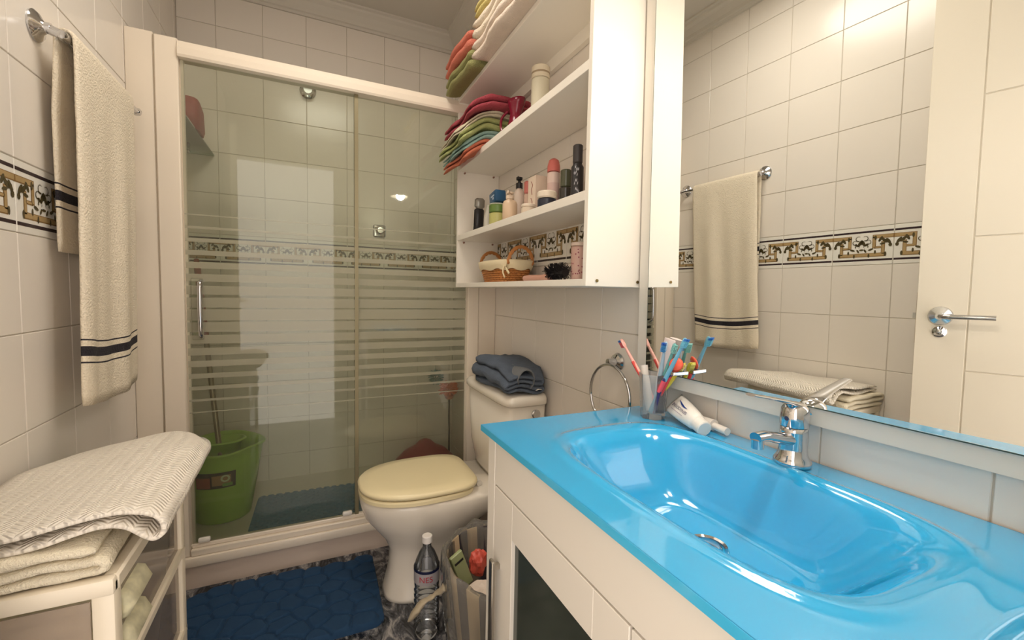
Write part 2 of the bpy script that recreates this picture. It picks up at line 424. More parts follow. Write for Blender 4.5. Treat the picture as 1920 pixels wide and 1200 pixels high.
# ================================================================== SHOWER
YS = 1.94
st = thing('shower_tray', (.13, 2.27, 0), 'white stone-effect shower tray with a low front step under the glass', 'shower tray')
b = B(); box(b, (XL, YS - .035, .088), (XR, YS + .045, .125), .006, 0, 2); newobj('kerb', b, M['alu'], st, True)
b = B(); box(b, (XL, YS - .022, .0), (XR, YS + .03, .088)); newobj('front_panel', b, mat('tray_front', s(206, 188, 172), .5), st)
b = B(); box(b, (XL, YS + .03, 0), (XR, YB, .108)); newobj('floor_pan', b, mat('tray_surface', s(230, 224, 206), .4, var=.04, vscale=5, bump=.1, bscale=50), st)
b = B(); cyl(b, (.30, 2.36, .108), .045, .004, 28); newobj('drain', b, M['steel'], st)
ss = thing('shower_screen', (.13, YS, .125), 'sliding glass shower screen with white frame and frosted horizontal stripes', 'shower screen')
RB, RT = H + .795, H + .855
FL, FR = -.405, .672
b = B(); box(b, (FL - .068, YS - .022, .125), (FL, YS + .022, RT + .004), .004); box(b, (FL, YS - .004, .125), (FL + .012, YS + .012, RB), .002); newobj('side_post', b, M['alu'], ss, True)
b = B(); box(b, (FL - .0695, YS - .020, .125), (FL - .068, YS + .02, RT)); newobj('shadow_gap', b, M['edge'], ss)  # darker strip stands in for the shade in this joint
b = B(); box(b, (XL + .0005, YS - .016, .125), (FL - .070, YS + .016, RT + .01), .002); newobj('filler_panel', b, M['alu'], ss, True)
b = B(); box(b, (FR, YS - .022, .125), (FR + .055, YS + .022, RT), .004); newobj('side_post', b, M['alu'], ss, True)
b = B(); box(b, (FR + .056, YS - .014, .125), (XR - .0005, YS + .016, RT), .002); newobj('filler_panel', b, M['alu'], ss, True)
b = B()
pr = [(-.030, RB), (-.034, RB + .008), (-.034, RB + .030), (-.026, RT - .006), (-.012, RT), (.026, RT), (.026, RB)]
A = [b.verts.new((FL, YS + d, z)) for d, z in pr]; C = [b.verts.new((FR + .002, YS + d, z)) for d, z in pr]
for k in range(len(pr)): b.faces.new((A[k], A[(k + 1) % len(pr)], C[(k + 1) % len(pr)], C[k]))
b.faces.new(A); b.faces.new(C); newobj('top_rail', b, M['alu'], ss)
b = B(); box(b, (FL, YS - .026, .125), (FR, YS + .026, .150), .003); box(b, (FL, YS - .012, .150), (FR, YS + .012, .166), .003); newobj('bottom_track', b, M['alu'], ss, True)
b = B(); box(b, (.190, YS + .011, .16), (FR + .004, YS + .017, RB + .005)); newobj('glass_pane', b, M['shglass'], ss)
b = B(); box(b, (FL + .004, YS - .007, .16), (.176, YS - .001, RB + .005)); newobj('glass_pane', b, M['shglass'], ss)
b = B(); box(b, (.176, YS - .010, .16), (.191, YS + .018, RB)); newobj('meeting_strip', b, mat('strip_metal', s(140, 130, 100), .4, metal=.4), ss)
for sx_ in (FL + .04, .145):
    b = B(); box(b, (sx_ - .02, YS - .016, .166), (sx_ + .02, YS + .004, .186), .007, 0, 2); newobj('pane_guide', b, M['white'], ss, True)
b = B(); tube(b, spline([(-.355, YS - .012, .95), (-.355, YS - .035, .965), (-.355, YS - .040, 1.02), (-.355, YS - .040, 1.10), (-.355, YS - .035, 1.145), (-.355, YS - .012, 1.155)], 5), .008, 10)
newobj('handle', b, M['chrome'], ss, True)
b = B(); box(b, (-.386, YS - .013, .94), (-.350, YS - .0075, 1.165), .002); newobj('handle_plate', b, M['shglass'], ss)
# chrome fittings in the shower
sh = thing('shower_rose', (.006, 2.6, 2.17), 'chrome shower arm flange high on the back shower wall', 'shower arm')
b = B(); lathe(b, [(0, 0), (.040, 0), (.040, .006), (.030, .014), (.016, .018), (.016, .05), (0, .05)], (.006, 2.6, 2.17), 28, (0, -1, 0)); newobj('flange', b, M['chrome'], sh, True)
b = B(); lathe(b, [(.0, 0), (.028, 0), (.030, .012), (.020, .022), (0, .022)], (.006, 2.552, 2.165), 24, (0, -1, -.4)); newobj('nozzle', b, M['chrome'], sh, True)
sm = thing('shower_mixer', (.37, 2.6, 1.47), 'square chrome shower valve in the middle of the shower wall', 'shower valve')
b = B(); box(b, (.335, 2.588, 1.435), (.405, 2.6, 1.505), .010, 0, 3); newobj('plate', b, M['chrome'], sm, True)
b = B(); lathe(b, [(0, 0), (.024, 0), (.022, .03), (.016, .036), (0, .036)], (.37, 2.588, 1.472), 24, (0, -1, 0)); newobj('knob', b, M['chrome'], sm, True)
gs = thing('glass_shelf', (XL, 2.3, 1.775), 'clear green-edged glass shelf high on the left shower wall', 'shelf')
b = B(); box(b, (XL, 2.0, 1.773), (-.412, 2.597, 1.781), .001); newobj('pane', b, M['glsh'], gs)
for yy in (2.12, 2.5):
    b = B(); lathe(b, [(0, 0), (.018, 0), (.018, .01), (.012, .02), (.012, .06), (.0, .064)], (XL, yy, 1.760), 20, (1, 0, 0)); newobj('bracket', b, M['chrome'], gs, True)
b = B(); loft(b, [(1.7815, -.505, -.405, .07, 2.28, 5), (1.80, -.512, -.40, .075, 2.28, 5), (1.88, -.51, -.402, .07, 2.28, 4), (1.915, -.50, -.412, .055, 2.285, 3), (1.925, -.48, -.43, .03, 2.29, 2.5)])
tag(newobj('wash_bag', b, mat('maroon_fabric', s(140, 40, 36), .6, var=.25, vscale=18, bump=.5, bscale=40), smooth=True), 'dark red wash bag on the glass shelf inside the shower', 'wash bag')
# bath mat inside the tray: lattice rubber
def inlay(bm, x0, x1, y0, y1, z, nx, ny, hf, rad=.04, th=.006, rot=0):
    V = []
    for j in range(ny + 1):
        r_ = []
        for i in range(nx + 1):
            u, v = i / nx, j / ny; x, y = x0 + (x1 - x0) * u, y0 + (y1 - y0) * v
            # rounded corners: pull corner vertices in
            dx = max(0, rad - min(x - x0, x1 - x)); dy = max(0, rad - min(y - y0, y1 - y))
            if dx and dy:
                L_ = math.hypot(dx, dy)
                if L_ > rad:
                    k = rad / L_; cx = x0 + rad if x - x0 < x1 - x else x1 - rad; cy = y0 + rad if y - y0 < y1 - y else y1 - rad
                    x = cx + (x - cx) * k; y = cy + (y - cy) * k
            edge = min(u, 1 - u, v, 1 - v)
            r_.append(bm.verts.new((x, y, z + (0 if edge <= 0 else th + hf(x, y)))))
        V.append(r_)
    for j in range(ny):
        for i in range(nx): bm.faces.new((V[j][i], V[j][i + 1], V[j + 1][i + 1], V[j + 1][i]))
def lattice(x, y):
    p = .036; a = ((x + y) / p) % 1; c = ((x - y) / p) % 1
    da = min(a, 1 - a); dc = min(c, 1 - c); q = min(da, dc)
    return .003 if q < .16 else -.002
b = B(); inlay(b, -.235, .46, 2.03, 2.385, .1085, 190, 110, lattice, .04, .004)
xf(b, Matrix.Translation((.1, 2.2, 0)) @ Matrix.Rotation(-.03, 4, 'Z') @ Matrix.Translation((-.1, -2.2, 0)))
tag(newobj('shower_mat', b, M['rubber'], smooth=True), 'blue rubber lattice anti-slip mat inside the shower tray', 'bath mat')
# green bucket
bx, by, bz = -.355, 2.27, .109
bk = thing('mop_bucket', (bx, by, bz), 'green plastic mop bucket with wringer behind the shower glass', 'bucket')
b = B(); prof = [(0, 0), (.098, 0), (.104, .006), (.122, .28), (.128, .315), (.137, .322), (.137, .330), (.126, .330), (.118, .28), (.100, .02), (0, .012)]
lathe(b, prof, (bx, by, bz), 40, sx=1.05, sy=.92)
for v in b.verts:      # pouring lip dips and side ear
    if v.co.z > bz + .25:
        a = math.atan2(v.co.y - by, v.co.x - bx); v.co.z += .020 * max(0, math.sin(a)) - .018 * max(0, -math.sin(a)) ** 2 * (1 if v.co.x < bx + .1 else .5)
        k = max(0, math.cos(a + .1)) ** 8; v.co.x += .028 * k
newobj('pail', b, M['green'], bk, 'all')
b = B(); lathe(b, [(.094, .318), (.104, .325), (.098, .330), (.088, .328), (.072, .26), (.045, .235), (0, .232)], (bx - .012, by + .025, bz + .012), 32, sy=.72); newobj('wringer', b, M['green'], bk, 'all')
b = B()
for k in range(9):
    a = 2 * PI * k / 9; cyl(b, (bx - .012 + .052 * math.cos(a), by + .025 + .037 * math.sin(a), bz + .252), .007, .006, 8)
newobj('wringer_holes', b, M['green_shade'], bk)['kind'] = 'stuff'  # dark pegs stand in for the shade in the holes
b = B(); lathe(b, [(0, 0), (.112, 0), (.112, .001), (0, .001)], (bx, by, bz + .20), 28, sy=.9); newobj('pail_shade_disc', b, M['green_shade'], bk)  # dark disc painted in for the shade inside the pail
b = B()
def onb(a, z, off=0):
    r = .105 + (z / .28) * .018 + off; return (bx + r * 1.05 * math.cos(a), by + r * .92 * math.sin(a), bz + z)
def patch(bm, a0, a1, z0, z1, off, mi=0, n=8):
    for k in range(n):
        t0, t1 = a0 + (a1 - a0) * k / n, a0 + (a1 - a0) * (k + 1) / n
        f = bm.faces.new([bm.verts.new(onb(*q, off)) for q in ((t0, z0), (t1, z0), (t1, z1), (t0, z1))]); f.material_index = mi
patch(b, -2.30, -1.05, .165, .235, .002, 0); patch(b, -2.28, -1.80, .168, .215, .0028, 1); patch(b, -1.75, -1.2, .178, .222, .0028, 2)
def disc(bm, a, z, r, off, mi, rin=0):
    n = 14
    for k in range(n):
        q = []
        for (rr, kk) in ((rin, k), (r, k), (r, k + 1), (rin, k + 1)):
            t = 2 * PI * kk / n; q.append(bm.verts.new(onb(a + rr * math.cos(t) / .115, z + rr * math.sin(t), off)))
        if rin == 0: f = bm.faces.new((q[0], q[1], q[2]))
        else: f = bm.faces.new(q)
        f.material_index = mi
disc(b, -1.36, .207, .016, .0035, 3, .009); patch(b, -1.45, -1.15, .172, .186, .0035, 4, 3)
lab = newobj('label', b, [mat('label_black', s(48, 40, 34), .4), mat('label_red', s(150, 52, 34), .4), mat('label_tan', s(158, 120, 84), .4), mat('label_white', s(210, 220, 180), .4), mat('label_green', s(120, 160, 80), .4)], bk)
lab['label'] = 'small printed label with red and black picture on the bucket'
mp = thing('mop', (-.36, 2.26, .35), 'striped mop handle leaning in the green bucket', 'mop')
P0, P1 = Vector((-.352, 2.235, .335)), Vector((-.462, 2.42, 1.26))
b = B(); tube(b, [P0 + (P1 - P0) * t for t in (0, .2, .4, .6)], .0105, 14); newobj('pole', b, mat('mop_steel', s(150, 136, 114), .3, metal=.6), mp, True)
b = B(); tube(b, [P0 + (P1 - P0) * t for t in (.6, .8, .97, 1)], [.013, .013, .013, .009], 14); newobj('grip', b, mat('mop_grip', s(158, 74, 56), .5), mp, True)
# maroon tub
b = B()
V = []
tag(newobj('wash_basin_tub', lathe(b, [(.19, 0), (.196, .012), (.185, .02), (.165, .07), (.12, .115), (.06, .148), (.035, .172), (.012, .182), (0, .182)], (.60, 2.42, .1085), 40, sy=.8), mat('maroon_plastic', s(168, 36, 58), .35), smooth='all'), 'maroon plastic washtub turned upside down on the shower floor', 'washtub')
# orange brush on a thin pole, teal sponge behind it
br = thing('bath_brush', (.772, 2.52, .108), 'orange headed brush standing upside down on a thin pole in shower corner', 'brush')
b = B(); tube(b, [(.775, 2.52, .109), (.765, 2.50, .50)], .006, 10); newobj('handle', b, mat('brush_pole', s(70, 56, 44), .5), br, True)
b = B()
for k in range(260):
    a = random.random() * 2 * PI; e = random.uniform(-.4, .9); c = Vector((.760, 2.50, .545))
    d = Vector((math.cos(a) * math.cos(e), math.sin(a) * math.cos(e), math.sin(e)))
    tube(b, [c, c + d * random.uniform(.045, .066)], [.007, .003], 4)
newobj('bristles', b, mat('orange_bristle', s(232, 108, 52), .7), br).__setitem__('kind', 'stuff')
b = B(); lathe(b, [(0, 0), (.02, 0), (.03, .02), (.02, .05), (0, .055)], (.765, 2.50, .49), 16); newobj('head', b, mat('orange_head', s(190, 84, 36), .5), br, True)
sp = thing('shower_puff', (.70, 2.585, .62), 'teal net shower puff hanging beside the orange brush', 'shower puff')
b = B()
for k in range(150):
    a = random.random() * 2 * PI; e = math.asin(random.uniform(-1, 1)); c = Vector((.695, 2.545, .62))
    d = Vector((math.cos(a) * math.cos(e), math.sin(a) * math.cos(e), math.sin(e)))
    d2 = (d + Vector((random.uniform(-.4, .4), random.uniform(-.4, .4), random.uniform(-.4, .4)))).normalized()
    tube(b, spline([c + d * .02, c + (d + d2) * .024, c + d2 * .022], 3), .004, 4, flat=.3)
newobj('netting', b, mat('teal_net', s(44, 128, 128), .6), sp).__setitem__('kind', 'stuff')
b = B(); tube(b, spline([(.695, 2.55, .64), (.70, 2.58, .68), (.70, 2.597, .70)], 4), .002, 6); newobj('cord', b, M['panel'], sp)
# ================================================================== FLOOR MAT with pebbles
cells = []
tries = 0
while len(cells) < 62 and tries < 9000:
    tries += 1; p = (random.uniform(-.38, .22), random.uniform(1.465, 1.845))
    if all(math.hypot((p[0] - q[0]) * .85, p[1] - q[1]) > .052 for q in cells): cells.append(p)
wr = [(random.uniform(.8, 1.15)) for _ in cells]
def pebble(x, y):
    ds = sorted((math.hypot((x - q[0]) * .85, y - q[1]) * w_ , k) for k, (q, w_) in enumerate(zip(cells, wr)))[:2]
    g = (ds[1][0] - ds[0][0]); r0 = ds[0][0]
    return .013 * min(1, max(0, min(g / .012, (.043 - r0) / .010))) ** .6
b = B(); inlay(b, -.405, .235, 1.455, 1.862, .0, 200, 128, pebble, .045, .009)
xf(b, Matrix.Translation((-.1, 1.66, 0)) @ Matrix.Rotation(-.02, 4, 'Z') @ Matrix.Translation((.1, -1.66, 0)))
tag(newobj('bath_mat', b, M['foam'], smooth='all'), 'navy blue memory foam bath mat with embossed pebbles on the marble floor', 'bath mat')
# ================================================================== TOILET
tl = thing('toilet', (.5, 1.63, 0), 'white close-coupled toilet with a yellowed plastic seat, facing left', 'toilet')
yc = 1.625
b = B(); loft(b, [(0, .245, .62, .115, yc, 2.8), (.01, .25, .62, .112, yc, 2.8), (.10, .268, .60, .092, yc, 2.5), (.17, .270, .60, .092, yc, 2.4), (.215, .250, .61, .108, yc, 2.3),
              (.265, .212, .65, .140, yc, 2.3), (.31, .180, .74, .162, yc, 2.4), (.345, .168, .80, .170, yc, 2.5), (.375, .162, .803, .173, yc, 2.6), (.388, .168, .80, .168, yc, 2.6)], 56)
newobj('bowl', b, M['porc'], tl, 'all')
def dshape(x0, x1, hw, z, n=48, inset=0):
    pts = []
    for k in range(n):
        t = 2 * PI * k / n; c, s_ = math.cos(t), math.sin(t)
        e = 2.25 if c < 0 else 5.0
        xm = x0 + (x1 - x0) * .56
        X = xm + ((x1 - xm) if c > 0 else (xm - x0)) * math.copysign(abs(c) ** (2 / e), c)
        Y = yc + hw * math.copysign(abs(s_) ** (2 / (2.5 if c < 0 else 5)), s_) * (1 if c < 0 else 1 - .10 * c)
        pts.append((X, Y, z))
    return pts
def dlid(rs):
    b = B(); R_ = [[b.verts.new(p) for p in dshape(x0, x1, hw, z)] for x0, x1, hw, z in rs]
    for a, c in zip(R_, R_[1:]):
        for k in range(len(a)): b.faces.new((a[k], a[(k + 1) % len(a)], c[(k + 1) % len(a)], c[k]))
    b.faces.new(R_[0]); b.faces.new(R_[-1]); return b
newobj('seat', dlid([(.172, .56, .165, .388), (.160, .57, .175, .393), (.160, .57, .175, .405), (.166, .565, .170, .410)]), M['seat'], tl, True)
newobj('lid', dlid([(.170, .57, .166, .412), (.160, .582, .176, .416), (.158, .584, .178, .426), (.166, .578, .171, .434), (.21, .54, .13, .439), (.30, .46, .05, .440)]), M['seat'], tl, 'all')
for yy in (yc - .08, yc + .08):
    b = B(); cyl(b, (.592, yy - .018, .40), .011, .036, 16, (0, 1, 0)); newobj('hinge', b, M['panel'], tl, True)
b = B(); loft(b, [(.385, .665, .80, .15, 1.60, 5), (.41, .655, .805, .19, 1.60, 5.5), (.50, .643, .808, .215, 1.60, 6), (.728, .635, .808, .226, 1.60, 6.5)], 56); newobj('tank', b, M['porc'], tl, 'all')
b = B(); loft(b, [(.728, .628, .810, .232, 1.60, 6.5), (.733, .624, .811, .235, 1.60, 6.5), (.750, .624, .811, .235, 1.60, 6.5), (.762, .632, .808, .228, 1.60, 6), (.767, .65, .80, .21, 1.60, 5)], 56); newobj('tank_lid', b, M['porc'], tl, 'all')
b = B(); cyl(b, (.745, 1.372, .698), .017, .012, 24, (0, -1, 0), bev=.003); newobj('flush_button', b, M['chrome'], tl, True)
# blue-grey towel on the tank lid
M['bluet'] = mat('slate_towel', s(92, 102, 116), .95, bump=1, bscale=300, var=.22, vscale=26)
b = B()
def fm_tank(u, w_, v):     # u across (x), v along y
    return (.715 + u * (1 + .25 * math.sin(v * 9)) + .010 * math.sin(v * 22), v, .770 + w_ * (1 + .55 * math.sin((v - 1.38) * 7)))
ribbon(b, foldpath(-.070, .066, 0, .0165, 4, seg=8), .015, 1.375, 1.775, 40, fm_tank, .016, 14)
bt = newobj('hand_towel', b, M['bluet'], smooth='all')
tag(bt, 'crumpled slate blue hand towel folded on top of the toilet tank', 'towel')
b = B(); ribbon(b, [Vector(q) for q in arc(.0, .034, .030, -60, 200, 14)], .006, 1.39, 1.52, 14, lambda u, w_, v: (.705 + u * 1.1, v - .02, .782 + w_ * 1.2), .008, 20)
newobj('folded_corner', b, mat('slate_towel_band', s(116, 118, 120), .95, bump=.8, bscale=260), bt, 'all')
b = B(); ribbon(b, [(0, 0), (.010, .004), (.022, .002)], .002, 1.366, 1.386, 3, lambda u, w_, v: (.745 + u, v, .784 + w_)); newobj('care_tag', b, M['panel'], bt)
# ================================================================== VANITY
ZT = .847
va = thing('vanity_cabinet', (.6, .45, 0), 'white vanity cabinet with glazed door and steel bar handle under the blue basin', 'cabinet')
VX = .357
b = B(); box(b, (VX, .832, .0), (XR - .002, .868, ZT - .014), .001); newobj('side_panel', b, M['white'], va)
b = B(); box(b, (VX + .02, .03, .0), (XR - .002, .05, ZT - .014)); newobj('side_panel', b, M['white'], va)
b = B(); box(b, (VX + .03, .05, .07), (XR - .002, .832, .09)); newobj('base_board', b, M['white'], va)
b = B(); box(b, (VX + .045, .05, 0), (VX + .06, .832, .07)); newobj('plinth', b, M['white'], va)
b = B(); box(b, (VX, .032, .730), (VX + .018, .829, ZT - .014), .001); newobj('drawer_front', b, M['white'], va)
def vdoor(y0, y1, hside):
    z0, z1 = .075, .726; g0, g1 = (y0 + .075, y1 - .088) if hside > 0 else (y0 + .088, y1 - .075)
    b = B(); x0, x1 = VX, VX + .018
    box(b, (x0, y0, z0), (x1, g0, z1), .001); box(b, (x0, g1, z0), (x1, y1, z1), .001); box(b, (x0, g0, z0), (x1, g1, z0 + .08), .001); box(b, (x0, g0, z1 - .075), (x1, g1, z1), .001)
    d = newobj('door', b, M['white'], va)
    b = B(); box(b, (x0 + .008, g0 - .002, z0 + .078), (x0 + .012, g1 + .002, z1 - .073))
    newobj('pane', b, mat('smoked_glass', s(56, 62, 54), .12, var=.5, vscale=9), d)
    yh = y1 - .030 if hside > 0 else y0 + .030
    b = B(); box(b, (x0 - .020, yh - .009, .36), (x0 - .012, yh + .009, .582), .002)
    for zz in (.375, .567): box(b, (x0 - .013, yh - .005, zz - .005), (x0 + .001, yh + .005, zz + .005))
    newobj('handle', b, M['steel'], d, True)
vdoor(.400, .829, 1); vdoor(.032, .396, -1)
# moulded glass washbasin top
X0, X1, Y0, Y1 = .341, .812, .012, .874
bxc, byc, ax, ay = .575, .472, .154, .262
def depth(x, y):
    u = (x - bxc) / ax; v = (y - byc) / ay
    e = 3.8
    d = (abs(u) ** e + abs(v) ** e) ** (1 / e)
    k = 0
    if d < 1:
        q = 1 - d
        wall = min(1, q / (.34 if u < 0 and abs(u) > abs(v) * .8 else .52)); wall = wall * wall * (3 - 2 * wall)
        k = -.108 * wall ** .85 - .004 * min(1, q * 6)
    # raised rolled rim around the bowl
    rim = math.exp(-((d - 1.07) / .05) ** 2) * .0035
    # shallow recess at the near end
    us, vs_ = (x - .56) / .10, (y - .095) / .055; ds = (abs(us) ** 3 + abs(vs_) ** 3) ** (1 / 3)
    if ds < 1: k -= .008 * min(1, (1 - ds) * 5)
    return k + rim * (1 if ds > 1.1 else .3)
wb = thing('washbasin', ((X0 + X1) / 2, .45, ZT), 'bright blue moulded glass washbasin top on the white vanity', 'washbasin')
b = B(); nx, ny = 110, 200; V = []
for j in range(ny + 1):
    V.append([b.verts.new((X0 + (X1 - X0) * i / nx, Y0 + (Y1 - Y0) * j / ny, ZT + depth(X0 + (X1 - X0) * i / nx, Y0 + (Y1 - Y0) * j / ny))) for i in range(nx + 1)])
for j in range(ny):
    for i in range(nx): b.faces.new((V[j][i], V[j][i + 1], V[j + 1][i + 1], V[j + 1][i]))
newobj('basin_top', b, M['blue'], wb, 'all')
b = B(); z0, z1 = ZT - .013, ZT - .0005
box(b, (X0 - .001, Y0, z0), (X0 + .010, Y1, z1)); box(b, (X0, Y1 - .010, z0), (X1, Y1 + .001, z1)); box(b, (X0, Y0 - .001, z0), (X1, Y0 + .01, z1)); newobj('glass_edge', b, M['blueedge'], wb)
b = B(); lathe(b, [(.026, .004), (.030, .006), (.032, .002), (.032, 0)], (bxc, byc, ZT - .112), 28); lathe(b, [(0, .009), (.018, .007), (.022, .003), (.022, 0)], (bxc, byc, ZT - .112), 24); newobj('drain', b, M['chrome'], wb, True)
# faucet
fx, fy = .762, .462
fa = thing('basin_mixer_tap', (fx, fy, ZT), 'chrome single lever mixer tap at the back of the blue basin', 'tap')
b = B(); lathe(b, [(0, 0), (.027, 0), (.0295, .004), (.029, .010), (.026, .014), (.023, .020), (.0215, .032), (.0215, .060), (.0215, .068), (.0, .068)], (fx, fy, ZT), 36)
newobj('body', b, M['chrome'], fa, 'all')
b = B(); tube(b, spline([(fx - .008, fy, ZT + .046), (fx - .04, fy, ZT + .052), (fx - .075, fy, ZT + .060), (fx - .100, fy, ZT + .060)], 6), [.015, .015, .0145, .014, .0135, .013, .0125, .012, .0118, .0115, .0112, .011, .011, .0108, .0106, .0106, .0106, .0106, .0105], 16, flat=.8)
newobj('spout', b, M['chrome'], fa, True)
b = B(); cyl(b, (fx - .094, fy, ZT + .042), .0095, .014, 18); newobj('aerator', b, M['chrome'], fa, True)
b = B(); lathe(b, [(.0215, .069), (.0225, .072), (.0225, .088), (.021, .100), (.014, .109), (0, .112)], (fx, fy, ZT), 36); newobj('cartridge_cover', b, M['chrome'], fa, 'all')
b = B(); pts = spline([(fx + .016, fy, ZT + .092), (fx - .004, fy, ZT + .107), (fx - .045, fy, ZT + .118), (fx - .118, fy, ZT + .133)], 6)
tube(b, pts, [.019 - .010 * k / (len(pts) - 1) for k in range(len(pts))], 14, flat=.28); newobj('lever', b, M['chrome'], fa, True)
b = B(); cyl(b, (fx - .0195, fy, ZT + .084), .004, .003, 10, (-1, 0, 0)); newobj('temperature_dot', b, mat('tap_dot', s(60, 60, 90), .3), fa)
# ================================================================== MIRROR
nn = Vector((1, .030, .015)).normalized(); cc = .803
mi_ = thing('mirror', (.8, .45, H - .22), 'large frameless wall mirror on a white board above the basin', 'mirror')
def mp_(y, z, d=0):        # point on the mirror board plane; z relative to eye height
    x = (cc - nn.y * y - nn.z * z) / nn.x; return Vector((x, y, z + H)) + nn * d
def mbox(bm, y0, y1, z0, z1, d0, d1):
    q = [bm.verts.new(mp_(y, z, d)) for d in (d0, d1) for z in (z0, z1) for y in (y0, y1)]
    for f in ((0, 1, 3, 2), (4, 6, 7, 5), (0, 2, 6, 4), (1, 5, 7, 3), (0, 4, 5, 1), (2, 3, 7, 6)): bm.faces.new([q[k] for k in f])
b = B(); mbox(b, .016, .882, -.219, .84, .0, .009); newobj('back_board', b, M['panel'], mi_)
b = B(); mbox(b, .016, .846, -.186, .84, -.005, -.0002); newobj('glass', b, M['mirror'], mi_)
b = B(); mbox(b, .016, .8465, -.1878, -.186, -.0052, -.0002); mbox(b, .846, .8470, -.1878, .84, -.0052, -.0002); newobj('glass_edge', b, mat('glass_edge', s(52, 70, 62), .3), mi_)
# lamp over the mirror
lm = thing('mirror_lamp', (.75, .42, 1.93), 'metal shaded lamp above the mirror, just out of frame', 'lamp')
b = B(); box(b, (.765, .36, 1.955), (.792, .48, 1.995), .004); tube(b, spline([(.78, .42, 1.975), (.72, .42, 1.985), (LAMP.x, LAMP.y, 1.955)], 6), .007, 10); newobj('arm', b, M['chrome'], lm, True)
b = B(); lathe(b, [(.018, .085), (.030, .080), (.055, .045), (.075, -.006), (.077, -.006), (.057, .048), (.030, .087), (0, .090)], LAMP, 32); newobj('shade', b, mat('lamp_shade', s(226, 222, 210), .4), lm, True)
b = B(); lathe(b, [(0, -.026), (.012, -.023), (.021, -.012), (.0235, 0), (.020, .014), (.012, .034), (.010, .06), (0, .06)], LAMP, 20); bulb = newobj('bulb', b, mat('lit_bulb', (1, .88, .7), .3, emis=12), lm, 'all')
bulb.visible_shadow = True
cl = thing('added_fill_lamp', (.1, 1.15, 2.56), 'added round white fill lamp on the ceiling, out of frame', 'lamp')  # unseen body for the added overhead fill
b = B(); lathe(b, [(0, 2.575), (.275, 2.575), (.285, 2.585), (.285, ZC), (0, ZC)], (.1, 1.15, 0), 36); newobj('housing', b, M['panel'], cl, True)
# ================================================================== WALL CABINET
CX, CY0, CY1, CZ0, CZ1 = .614, .889, 1.925, 1.156, 1.994
ca = thing('wall_cabinet', (.715, 1.4, CZ0), 'open white wall cabinet with two shelves over the toilet', 'cabinet')
M['cab'] = mat('cabinet_laminate', s(240, 233, 220), .35)
b = B(); box(b, (CX, CY0, CZ0), (XR - .001, CY0 + .016, CZ1), .001); e = newobj('side_panel', b, M['cab'], ca)
M['brass'] = mat('screw_brass', s(130, 110, 70), .4, metal=1)
for xx in (CX + .032, CX + .160):
    b = B(); cyl(b, (xx, CY0 - .001, CZ0 + .014), .004, .002, 10, (0, -1, 0)); newobj('screw', b, M['brass'], e)
b = B(); box(b, (CX, CY1 - .016, CZ0), (XR - .001, CY1, CZ1), .001); newobj('side_panel', b, M['cab'], ca)
for nm, z0, z1 in (('base_board', CZ0, CZ0 + .018), ('shelf', 1.366, 1.390), ('shelf', 1.676, 1.700), ('top_board', CZ1 - .018, CZ1)):
    b = B(); box(b, (CX, CY0 + .016, z0), (XR - .002, CY1 - .016, z1), .001); newobj(nm, b, M['cab'], ca)
b = B(); box(b, (XR - .02, CY0 + .016, CZ1 - .062), (XR - .002, CY1 - .016, CZ1 - .018)); newobj('back_rail', b, M['cab'], ca)
b = B()
for z in (1.362, 1.672):
    for x in (CX + .03, XR - .03): cyl(b, (x, CY1 - .016, z - .003), .004, .008, 8, (0, -1, 0))
newobj('shelf_pins', b, mat('pin', s(150, 110, 90), .5), ca)['kind'] = 'stuff'
SB, S1, S2 = CZ0 + .018, 1.390, 1.700
# generic containers ---------------------------------------------------
def bottle(name, x, y, z, parts, label, cat='bottle', group=None, n=24, sx=1, sy=1, tilt=None):
    """parts: (part name, material, profile)"""
    t = thing(name, (x, y, z), label, cat, group)
    for pn, m, prof in parts:
        b = B(); lathe(b, prof, (x, y, z), n, sx=sx, sy=sy); newobj(pn, b, m, t, True)
    if tilt: t.rotation_euler = tilt
    return t
def pr_cyl(r, z0, z1, bv=.002): return [(0, z0), (r - bv, z0), (r, z0 + bv), (r, z1 - bv), (r - bv, z1), (0, z1)]
lt = lambda *c, r=.35, **k: mat('pl', s(*c), r, **k)
# shelf 2, left to right
t = bottle('deodorant_stick', .672, 1.800, S1, [('case', M['black'], pr_cyl(.022, 0, .105, .005)), ('cap', lt(150, 146, 138, metal=.6), pr_cyl(.0225, .106, .150, .008))],
       'black and silver roll-on deodorant leaning at the left end of middle shelf', 'deodorant', sx=1, sy=.7)
t.rotation_euler = (math.radians(7), 0, 0)
b = B(); f = b.faces.new([b.verts.new(q) for q in ((.6488, 1.803, S1 + .02), (.6488, 1.797, S1 + .03), (.6488, 1.806, S1 + .072), (.6488, 1.811, S1 + .06))]); newobj('emblem', b, M['panel'], t)
t = thing('cream_tube', (.672, 1.690, S1), 'small translucent white tube standing by the black deodorant', 'tube')
b = B(); tube(b, [(.672, 1.690, S1 + .018), (.672, 1.690, S1 + .05), (.672, 1.690, S1 + .085), (.672, 1.690, S1 + .105)], [.015, .0155, .014, .013], 16); 
for v in b.verts:
    k = max(0, (v.co.z - S1 - .05) / .055); v.co.x = .672 + (v.co.x - .672) * (1 - .85 * min(1, k))
newobj('body', b, lt(196, 190, 176), t, True); b = B(); cyl(b, (.672, 1.690, S1), .013, .018, 16); newobj('cap', b, lt(60, 52, 44), t, True)
t = bottle('cream_jar', .668, 1.575, S1, [('jar', lt(182, 178, 110), pr_cyl(.033, 0, .052, .004)), ('lid', lt(96, 122, 56), pr_cyl(.034, .053, .082, .003)), ('rim', lt(200, 200, 180), pr_cyl(.0335, .0825, .087))], 'yellow-green cream jar with a dark green lid on the middle shelf', 'jar')
